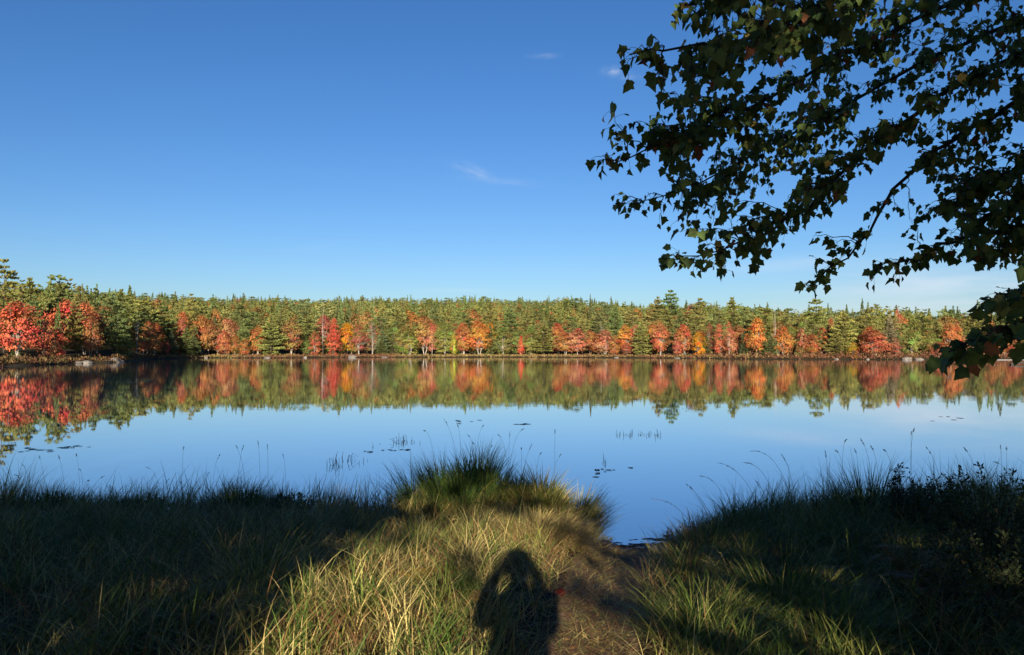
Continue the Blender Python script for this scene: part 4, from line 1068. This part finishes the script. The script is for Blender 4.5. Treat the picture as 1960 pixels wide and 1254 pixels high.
# ------------------------------------------------------------------ the overhanging maple
TRUNK = np.array([5.4, 3.6])
tz = float(bankZ(*TRUNK))
mp = empty('maple_tree', (TRUNK[0], TRUNK[1], tz)); tag(mp, 'overhanging maple with dark green lobed leaves on long drooping boughs', 'tree')
inv = Matrix.Translation(-Vector(mp.location))
def mpart(nm, me, mat, parent=mp):
    o = obj(nm, me, mat, parent)
    if parent is mp: o.matrix_parent_inverse = inv
    return o
tp = np.array([[5.4, 3.6, tz-.1], [5.38, 3.62, tz+.4], [5.3, 3.6, 2.4], [5.2, 3.5, 4.5], [5.15, 3.4, 6.5], [5.1, 3.4, 9.2]])
mpart('trunk', Acc().add(*tube(tp, [.34, .22, .19, .16, .11, .03], 12)).mesh('maple_trunk', True), M['bark_dark'])
LIMBS = [
 [(2350, -260, 5.0), (1960, -60, 4.9), (1700, 70, 4.6), (1480, 180, 4.3), (1320, 260, 4.1), (1175, 312, 4.0)],
 [(2400, -60, 5.1), (1960, 90, 4.9), (1800, 180, 4.8), (1640, 300, 4.7), (1540, 400, 4.6), (1440, 470, 4.5), (1295, 490, 4.4)],
 [(2450, 60, 5.2), (2000, 160, 5.0), (1830, 260, 4.9), (1715, 350, 4.8), (1650, 470, 4.7), (1548, 548, 4.6)],
 [(2400, -420, 4.0), (1850, -120, 3.8), (1560, 30, 3.6), (1380, 90, 3.4), (1205, 105, 3.2)],
 [(2450, 240, 5.0), (2060, 330, 4.7), (1900, 410, 4.6), (1780, 485, 4.5), (1676, 518, 4.4)],
 [(2600, 380, 4.2), (2150, 480, 3.4), (2000, 590, 3.0), (1900, 645, 2.85), (1815, 674, 2.8)],
 [(2500, 180, 5.1), (2080, 360, 4.7), (1960, 440, 4.6), (1895, 490, 4.5)],
 [(2300, -600, 4.4), (1750, -260, 4.0), (1500, -90, 3.8), (1300, 15, 3.7)],
 [(2420, -160, 5.6), (1990, 20, 5.5), (1760, 120, 5.4), (1560, 230, 5.2), (1390, 330, 5.0), (1230, 385, 4.9)],
 [(2500, 130, 5.2), (2050, 250, 4.9), (1930, 330, 4.8), (1850, 380, 4.7)],
 [(2500, 300, 3.6), (2150, 440, 3.3), (2000, 530, 3.15), (1895, 580, 3.05)],
]
def densify(pts, n=22):
    P = np.array([at(*p) for p in pts]); t = np.linspace(0, 1, len(P)); q = np.linspace(0, 1, n)
    S = np.stack([np.interp(q, t, P[:, i]) for i in range(3)], -1)
    for _ in range(3): S[1:-1] = (S[:-2]+2*S[1:-1]+S[2:])/4
    S[1:-1] += rng.normal(size=S[1:-1].shape)*.012
    return S
paths = [densify(l) for l in LIMBS]
# where the crown shows: explicit tips, then samples of the leafy regions (photo px), denser toward the upper right
TIPS = [(1218, 92), (1255, 75), (1200, 120), (1310, 12), (1330, 30), (1168, 212), (1185, 240), (1178, 262), (1215, 235), (1148, 306), (1140, 300), (1185, 300), (1240, 270), (1260, 255), (1180, 372), (1196, 388), (1240, 368), (1225, 380), (1280, 320), (1262, 420), (1292, 425), (1310, 412), (1335, 440), (1365, 425), (1280, 490), (1300, 480), (1330, 496), (1362, 510), (1386, 518), (1412, 484), (1455, 490), (1440, 505), (1540, 545), (1565, 535), (1590, 512), (1572, 500), (1620, 480), (1645, 465), (1600, 460), (1560, 450), (1690, 385), (1715, 395), (1670, 410), (1655, 440), (1685, 516), (1672, 522), (1720, 520), (1745, 500), (1700, 500), (1770, 480), (1800, 470), (1825, 478), (1740, 420), (1755, 432), (1850, 480), (1880, 492), (1905, 498), (1935, 482), (1870, 462), (1950, 490), (1885, 576), (1905, 570), (1930, 556), (1952, 585), (1945, 560), (1816, 672), (1840, 655), (1882, 668), (1905, 645), (1872, 640), (1930, 645), (1940, 640), (1895, 630), (1955, 615), (1920, 615)]
def in_poly(px, py, poly):
    c = False; j = len(poly)-1
    for i in range(len(poly)):
        xi, yi = poly[i]; xj, yj = poly[j]
        if (yi > py) != (yj > py) and px < (xj-xi)*(py-yi)/(yj-yi)+xi: c = not c
        j = i
    return c
REG = [([(1330, -60), (2060, -60), (2060, 130), (1800, 150), (1560, 190), (1380, 200), (1240, 200), (1215, 120), (1340, 90)], 300),
       ([(1560, 190), (1800, 150), (2060, 130), (2060, 520), (1880, 480), (1800, 330), (1690, 300), (1640, 330)], 170),
       ([(1800, 300), (2060, 280), (2060, 500), (1850, 470), (1770, 400)], 80),
       ([(1250, 200), (1560, 190), (1640, 330), (1560, 420), (1420, 400), (1300, 380), (1240, 300)], 140),
       ([(1300, 380), (1560, 420), (1500, 470), (1330, 470)], 24),
       ([(1340, -160), (2200, -300), (2300, -60), (1340, -60)], 50),
       ([(1960, -60), (2400, -60), (2400, 470), (2020, 470)], 40)]
attr = list(TIPS)
for poly, n in REG:
    xs_ = [p[0] for p in poly]; ys_ = [p[1] for p in poly]; k = 0
    while k < n:
        p = (rng.uniform(min(xs_), max(xs_)), rng.uniform(min(ys_), max(ys_)))
        if in_poly(*p, poly): attr.append(p); k += 1
wood = [Acc() for _ in paths]; fol = [Acc() for _ in paths]
for li, P in enumerate(paths):
    # joins the trunk a little above where the bough leaves it
    r0 = P[0]; j = np.array([5.25, 3.55, max(r0[2]-.25, 2.0)])
    J = bez(j, (j+r0)/2+np.array([0, 0, .15]), r0, 6)
    wood[li].add(*tube(np.concatenate([J[:-1], P]), np.concatenate([np.linspace(.034, .021, 5), np.linspace(.02, .003, len(P))]), 6))
allp = np.concatenate(paths); own = np.repeat(np.arange(len(paths)), [len(p) for p in paths]); loc = np.concatenate([np.arange(len(p)) for p in paths])
scr = np.stack([980+allp[:, 0]/allp[:, 1]*F, 670-(allp[:, 2]-CAMZ)/allp[:, 1]*F], -1)
LEAFC = 2.1*np.array([(.045, .075, .022), (.06, .09, .025), (.035, .06, .02), (.085, .10, .03), (.12, .05, .025), (.14, .11, .03)])
extra_nodes = []
def leaf_group(acc, P, t0, n, size):
    """pairs of leaves along the outer part of twig P"""
    t = rng.uniform(t0, 1, n); t[0] = 1.0
    m = len(P)-1; i0 = np.clip((t*m).astype(int), 0, m-1); f = (t*m-i0)[:, None]
    node = P[i0]*(1-f)+P[i0+1]*f; T = unit(P[i0+1]-P[i0])
    out = unit(T*.5 + rng.normal(size=(n, 3))*np.array([.55, .55, .35]) + np.array([-.10, 0, -.15]))
    pl = rng.uniform(.02, .07, n)[:, None]
    end = node+out*pl+np.array([0, 0, -.25])*pl
    ax = unit(out*.7+np.array([-.22, .05, -.75])+rng.normal(size=(n, 3))*.42)
    nr_ = unit(np.array([-.15, -.55, .75])+rng.normal(size=(n, 3))*.55)
    nr_ = unit(nr_-ax*np.sum(nr_*ax, 1, keepdims=True))
    sz = size*rng.uniform(.5, 1.3, n)
    col = LEAFC[rng.choice(6, n, p=[.34, .24, .26, .10, .03, .03])]*rng.uniform(.75, 1.25, (n, 1))
    acc.add(*(lambda r: (r[0], None, r[1], r[2]))(maple_leaves(end, ax, nr_, sz, col)))
    return node, end
for k, (px, py) in enumerate(attr):
    d2 = np.hypot(scr[:, 0]-px, scr[:, 1]-py) + np.where(scr[:, 0] < px-5, 130, 0) + np.where(scr[:, 1] > py+25, 60, 0) + rng.uniform(0, 60, len(scr))
    d2 = d2 + np.abs(np.hypot(scr[:, 0]-px, scr[:, 1]-py)-60)*.25
    i = int(np.argmin(d2)); li = own[i]; A_ = allp[i]
    D = A_[1] + (rng.normal()*.25 if k >= len(TIPS) else rng.normal()*.05)
    E = at(px, py, max(D, 2.4))
    Ld = np.linalg.norm(E-A_)
    mid = (A_+E)/2 + np.array([0, 0, .12*Ld]) + rng.normal(size=3)*.05*Ld
    P = bez(A_, mid, E, 9); P[1:-1] += rng.normal(size=(7, 3))*.006
    wood[li].add(*tube(P, np.linspace(.0034, .0011, 9), 4))
    nl = rng.integers(7, 12) if k >= len(TIPS) else rng.integers(5, 9)
    nodes, ends = leaf_group(fol[li], P, .22 if Ld > .25 else .05, nl, .047)
    for a_, b_ in zip(nodes, ends): wood[li].add(*tube([a_, (a_+b_)/2+np.array([0, 0, .004]), b_], [.0011, .0009, .0009], 3))
for li, P in enumerate(paths):
    leaf_group(fol[li], P[6:], 0, 50, .047)
    b = mpart('branch', wood[li].mesh('maple_branch', True), M['bark_dark'])
    f = obj('foliage', fol[li].mesh('maple_foliage'), M['maple_leaf'], b)
# the rest of the crown, above and beside the frame
n = 5200
C0 = np.array([6.2, 1.6, 7.2]); dd = rand_dirs(n)*np.array([4.6, 4.4, 3.4])*(rng.uniform(.25, 1, n)**.4)[:, None]
pc = C0+dd; ok = (pc[:, 0] > .70*pc[:, 1]+.5) | (pc[:, 2]-CAMZ > .48*pc[:, 1]+.6); pc = pc[ok & (pc[:, 2] > 4.3)]; n = len(pc)
V, T_, Cc = maple_leaves(pc, unit(rand_dirs(n)+np.array([0, 0, -.8])), unit(rand_dirs(n)+np.array([0, 0, .9])), rng.uniform(.12, .2, n), LEAFC[rng.choice(4, n)])
mpart('crown', np_mesh('maple_crown', V, None, T_, Cc), M['maple_leaf'])

# ------------------------------------------------------------------ trees behind the viewpoint: they shade the bank
SE, CE = math.sin(SUN_E), math.cos(SUN_E)
def shade_tree(name, label, x, y, blobs, trunk_r, bark, col, lsize=.16):
    """blobs: (u, v, ru, rv, ry, optical depth) with u across and v up the sun's own view of the place"""
    z0 = float(bankZ(x, y)); e = empty(name, (x, y, z0)); tag(e, label, 'tree')
    A = Acc(); ends = []
    for bl in blobs:
        (u, v, ru, rv, ry, od), ls = bl[:6], (bl[6] if len(bl) > 6 else lsize)
        area = math.pi*ru*rv; n = int(area*od/(ls*ls*.62))
        p = rand_dirs(n)*(rng.uniform(0, 1, n)**.38)[:, None]
        c = np.stack([u + p[:, 0]*ru, y + p[:, 1]*ry, (v + p[:, 2]*rv - y*SE)/CE + CAMZ - p[:, 1]*ry*SE/CE], -1)
        c[:, 2] = np.maximum(c[:, 2], bankZ(c[:, 0], c[:, 1])+.05)
        o = rand_dirs(n); s = rng.uniform(.6, 1.25, (n, 1))*ls
        V, Q = diamonds(c, o*s, perp(o)*s*.6)
        A.add(V, Q, c=np.repeat(np.array(col)*rng.uniform(.6, 1.3, (n, 1)), 4, 0))
        ends.append(np.array([u, y, (v-y*SE)/CE+CAMZ]))
    top = max(q[2] for q in ends)+1.0
    W_ = Acc().add(*tube([[x, y, z0-.2], [x+.03, y, z0+1.5], [x, y+.05, (z0+top)/2], [x, y, top]], [trunk_r*1.5, trunk_r, trunk_r*.8, .04], 10))
    for q in ends:
        a_ = np.array([x, y, z0+(q[2]-z0)*.7]); W_.add(*tube(bez(a_, (a_+q)/2+np.array([0, 0, .3]), q, 6), np.linspace(trunk_r*.4, .015, 6), 6))
    inv_ = Matrix.Translation(-Vector(e.location))
    t = obj('trunk', W_.mesh('shade_trunk', True), M[bark], e); t.matrix_parent_inverse = inv_
    c = obj('crown', A.mesh('shade_crown'), M['maple_leaf'], e); c.matrix_parent_inverse = inv_
shade_tree('hemlock_tree', 'dense dark hemlock behind the viewpoint, shading the darkest stretch of bank', -5.6, -7.5,
    [(-4.75, .5, 3.6, 2.8, 2.5, 5.0), (-5.3, 4.2, 3.6, 2.6, 2.2, 3.0), (-5.6, 8, 2.0, 3, 1.6, 3), (-2.75, .42, 1.35, .30, .5, 2.4, .1), (-1.25, .42, .75, .15, .4, 1.1, .09), (-2.9, 1.15, 1.0, .42, .5, 2.2, .1), (-1.5, -.30, .30, .45, .4, .8, .09), (-3.9, .1, .9, .6, .5, 3.0, .14)], .22, 'bark_dark', (.03, .05, .02))
shade_tree('oak_tree', 'tall spreading oak behind the viewpoint, its crown shading the tussock tops', 2.6, -11,
    [(-1.2, 4.6, 4.0, 3.2, 3.0, 2.2), (3.4, 4.8, 3.4, 3.2, 3.0, 2.4), (1.0, 8.6, 5.5, 2.8, 3.0, 2.2), (-1.0, 1.75, 1.9, .90, 1.0, 3.2, .10), (1.7, 1.78, 1.7, .78, 1.0, 2.6, .12), (-.55, .60, 1.0, .30, .5, .55, .11), (-.95, .22, .22, .10, .3, 1.2, .08), (-.35, -.02, .16, .12, .3, 1.0, .07), (-.15, .93, .7, .20, .4, 1.4, .08), (.35, .62, .5, .10, .3, .9, .07), (-.8, .72, .35, .10, .3, .7, .07)], .17, 'bark_dark', (.05, .07, .022))
shade_tree('beech_tree', 'low branched beech behind the viewpoint, dappling the bank by the shrubs', 5.0, -5,
    [(4.7, 1.2, 2.95, 2.8, 1.8, 3.4), (2.0, .62, 1.3, .64, .8, 2.8, .09), (.70, .14, .42, .50, .4, .5, .06), (1.45, -.30, .85, .42, .5, .75, .07), (2.2, -.25, .5, .7, .4, 1.8, .08), (5.2, 4.6, 3.2, 2.2, 1.8, 2.6)], .2, 'bark_dark', (.05, .075, .022), .12)

shade_tree('added_canopy_tree', 'unseen added tree beside the viewpoint whose high boughs dim the skylight on the bank', -6.6, 1.4, [(-6, 7.7, 4.8, 1.9, 3.8, 2.6), (0.5, 8.4, 4.2, 1.8, 3.8, 2.6), (5.5, 8.2, 3.5, 1.8, 3.6, 2.0)], .24, 'bark_dark', (.04, .06, .02), .2)  # added out of view so its high crown darkens the shade on the bank
shade_tree('added_left_tree', 'broad unseen tree added behind the viewpoint beyond the dark hemlock to block sky', -14, -9, [(-13, 2, 5, 3.5, 3, 2.6), (-12, 7.5, 4.5, 3.5, 3, 2.6)], .25, 'bark_dark', (.03, .05, .02), .24)  # unseen crown added to cut the sky glow from behind on this side
shade_tree('added_right_tree', 'broad unseen tree added behind the viewpoint beyond the low branched beech to block sky', 13, -8, [(12.5, 2, 5.5, 3.5, 3, 2.6), (12, 7.5, 5, 3.5, 3, 2.6)], .25, 'bark_dark', (.05, .07, .022), .24)  # extra unseen crown, put in to block bright sky on the other side

# ------------------------------------------------------------------ the person whose shadow falls on the grass, holding a phone
GZ = float(bankZ(0, -.42))
def skinned(name, pts, edges, mat, parent, sub=2):
    me = bpy.data.meshes.new(name); bm = bmesh.new()
    lay = bm.verts.layers.skin.verify()
    vs = []
    for i, (co, r) in enumerate(pts):
        v = bm.verts.new(co); v[lay].radius = r if isinstance(r, tuple) else (r, r); v[lay].use_root = (i == 0); vs.append(v)
    for a, b in edges: bm.edges.new((vs[a], vs[b]))
    bm.to_mesh(me); bm.free()
    o = obj(name, me, mat, parent)
    m = o.modifiers.new('skin', 'SKIN'); m.use_smooth_shade = True
    s = o.modifiers.new('subdivision', 'SUBSURF'); s.levels = s.render_levels = sub
    return o
chain = lambda *ix: list(zip(ix[:-1], ix[1:]))
ph = empty('phone', (0, -.055, CAMZ-.012)); tag(ph, 'black phone held up at eye height by the person behind the viewpoint', 'phone')
def slab(nm, sx, sy, sz, off, mat):
    bm = bmesh.new(); bmesh.ops.create_cube(bm, size=1)
    for v in bm.verts: v.co = Vector((v.co.x*sx+off[0], v.co.y*sy+off[1], v.co.z*sz+off[2]))
    bmesh.ops.bevel(bm, geom=bm.edges[:], offset=.003, segments=2, affect='EDGES')
    me = bpy.data.meshes.new(nm); bm.to_mesh(me); bm.free(); return obj(nm, me, mat, ph)
slab('case', .145, .009, .072, (0, 0, 0), M['phone']); slab('screen', .136, .002, .064, (0, -.0055, 0), M['phone'])
pe = empty('person', (.025, -.42, GZ)); tag(pe, 'person standing with both arms raised to hold a phone, casting the shadow on the grass', 'person')
def rel(x, y, z): return (x, y+.42, z-GZ)
zt = GZ+1.75
B = [(rel(0, -.42, GZ+.95), (.15, .11)), (rel(0, -.42, GZ+1.15), (.135, .10)), (rel(0, -.43, GZ+1.32), (.15, .11)), (rel(0, -.43, GZ+1.42), (.085, .065)), (rel(0, -.42, GZ+1.52), .05), (rel(0, -.40, GZ+1.60), (.07, .085)), (rel(0, -.405, GZ+1.69), (.072, .09)), (rel(0, -.41, GZ+1.735), (.04, .05))]
E = chain(0, 1, 2, 3, 4, 5, 6, 7)
for s in (-1, 1):
    k = len(B)
    ex, ez = (.21, 1.27) if s < 0 else (.165, 1.22)
    B += [(rel(s*.16, -.43, GZ+1.385), .05), (rel(s*ex, -.30, GZ+ez), .046), (rel(s*(.17 if s < 0 else .12), -.16, GZ+1.43), .036), (rel(s*.105, -.085, GZ+1.535), .026), (rel(s*.085, -.07, GZ+1.555), .024)]
    E += chain(3, k, k+1, k+2, k+3, k+4)
    for f, (dx, dz, ln) in enumerate(((-.02, .030, .05), (-.016, .012, .055), (-.014, -.006, .052), (-.012, -.022, .042), (-.03, .045, .035))):   # four fingers and a thumb round the phone
        q = len(B); yb = -.045 if f < 4 else -.066
        B += [(rel(s*(.085+dx*.3), yb-.012, GZ+1.56+dz*.8), .009), (rel(s*(.085+dx-.010), yb, GZ+1.565+dz), .008), (rel(s*(.085+dx-ln*.5), yb+.003, GZ+1.567+dz), .007)]
        E += [(k+4, q)] + chain(q, q+1, q+2)
    k = len(B)
    B += [(rel(s*.09, -.42, GZ+.86), .085), (rel(s*.10, -.41, GZ+.50), .055), (rel(s*.105, -.44, GZ+.27), .048), (rel(s*.11, -.45, GZ+.09), .034), (rel(s*.115, -.37, GZ+.035), .036), (rel(s*.12, -.27, GZ+.025), .026)]
    E += chain(0, k, k+1, k+2, k+3, k+4, k+5)
skinned('body', B, E, M['skin'], pe)
skinned('jacket', [(rel(0, -.42, GZ+.80), (.185, .145)), (rel(0, -.42, GZ+1.15), (.165, .13)), (rel(0, -.43, GZ+1.33), (.19, .145)), (rel(0, -.44, GZ+1.485), (.16, .135))] +
        [p_ for s in (-1, 1) for p_ in ((rel(s*.175, -.43, GZ+1.40), .092), (rel(s*(.21 if s < 0 else .168), -.30, GZ+(1.27 if s < 0 else 1.22)), .064), (rel(s*(.17 if s < 0 else .12), -.16, GZ+1.43), .052), (rel(s*.125, -.10, GZ+1.515), .036))],
        chain(0, 1, 2, 3)+[(3, 4)]+chain(4, 5, 6, 7)+[(3, 8)]+chain(8, 9, 10, 11), M['cloth_dark'], pe)
skinned('trousers', [(rel(0, -.42, GZ+.96), (.165, .125))]+[p_ for s in (-1, 1) for p_ in ((rel(s*.095, -.42, GZ+.84), .10), (rel(s*.10, -.41, GZ+.5), .072), (rel(s*.108, -.44, GZ+.1), .058))],
        [(0, 1)]+chain(1, 2, 3)+[(0, 4)]+chain(4, 5, 6), M['cloth_blue'], pe)
skinned('hair', [(rel(0, -.47, GZ+1.53), .085), (rel(0, -.46, GZ+1.63), .112), (rel(0, -.44, GZ+1.70), (.115, .11)), (rel(0, -.41, GZ+1.735), .08)], chain(0, 1, 2, 3), M['hair'], pe)
for s in (-1, 1):
    skinned('shoe', [(rel(s*.112, -.46, GZ+.045), .05), (rel(s*.116, -.37, GZ+.045), .048), (rel(s*.12, -.26, GZ+.035), .038)], chain(0, 1, 2), M['cloth_dark'], pe)
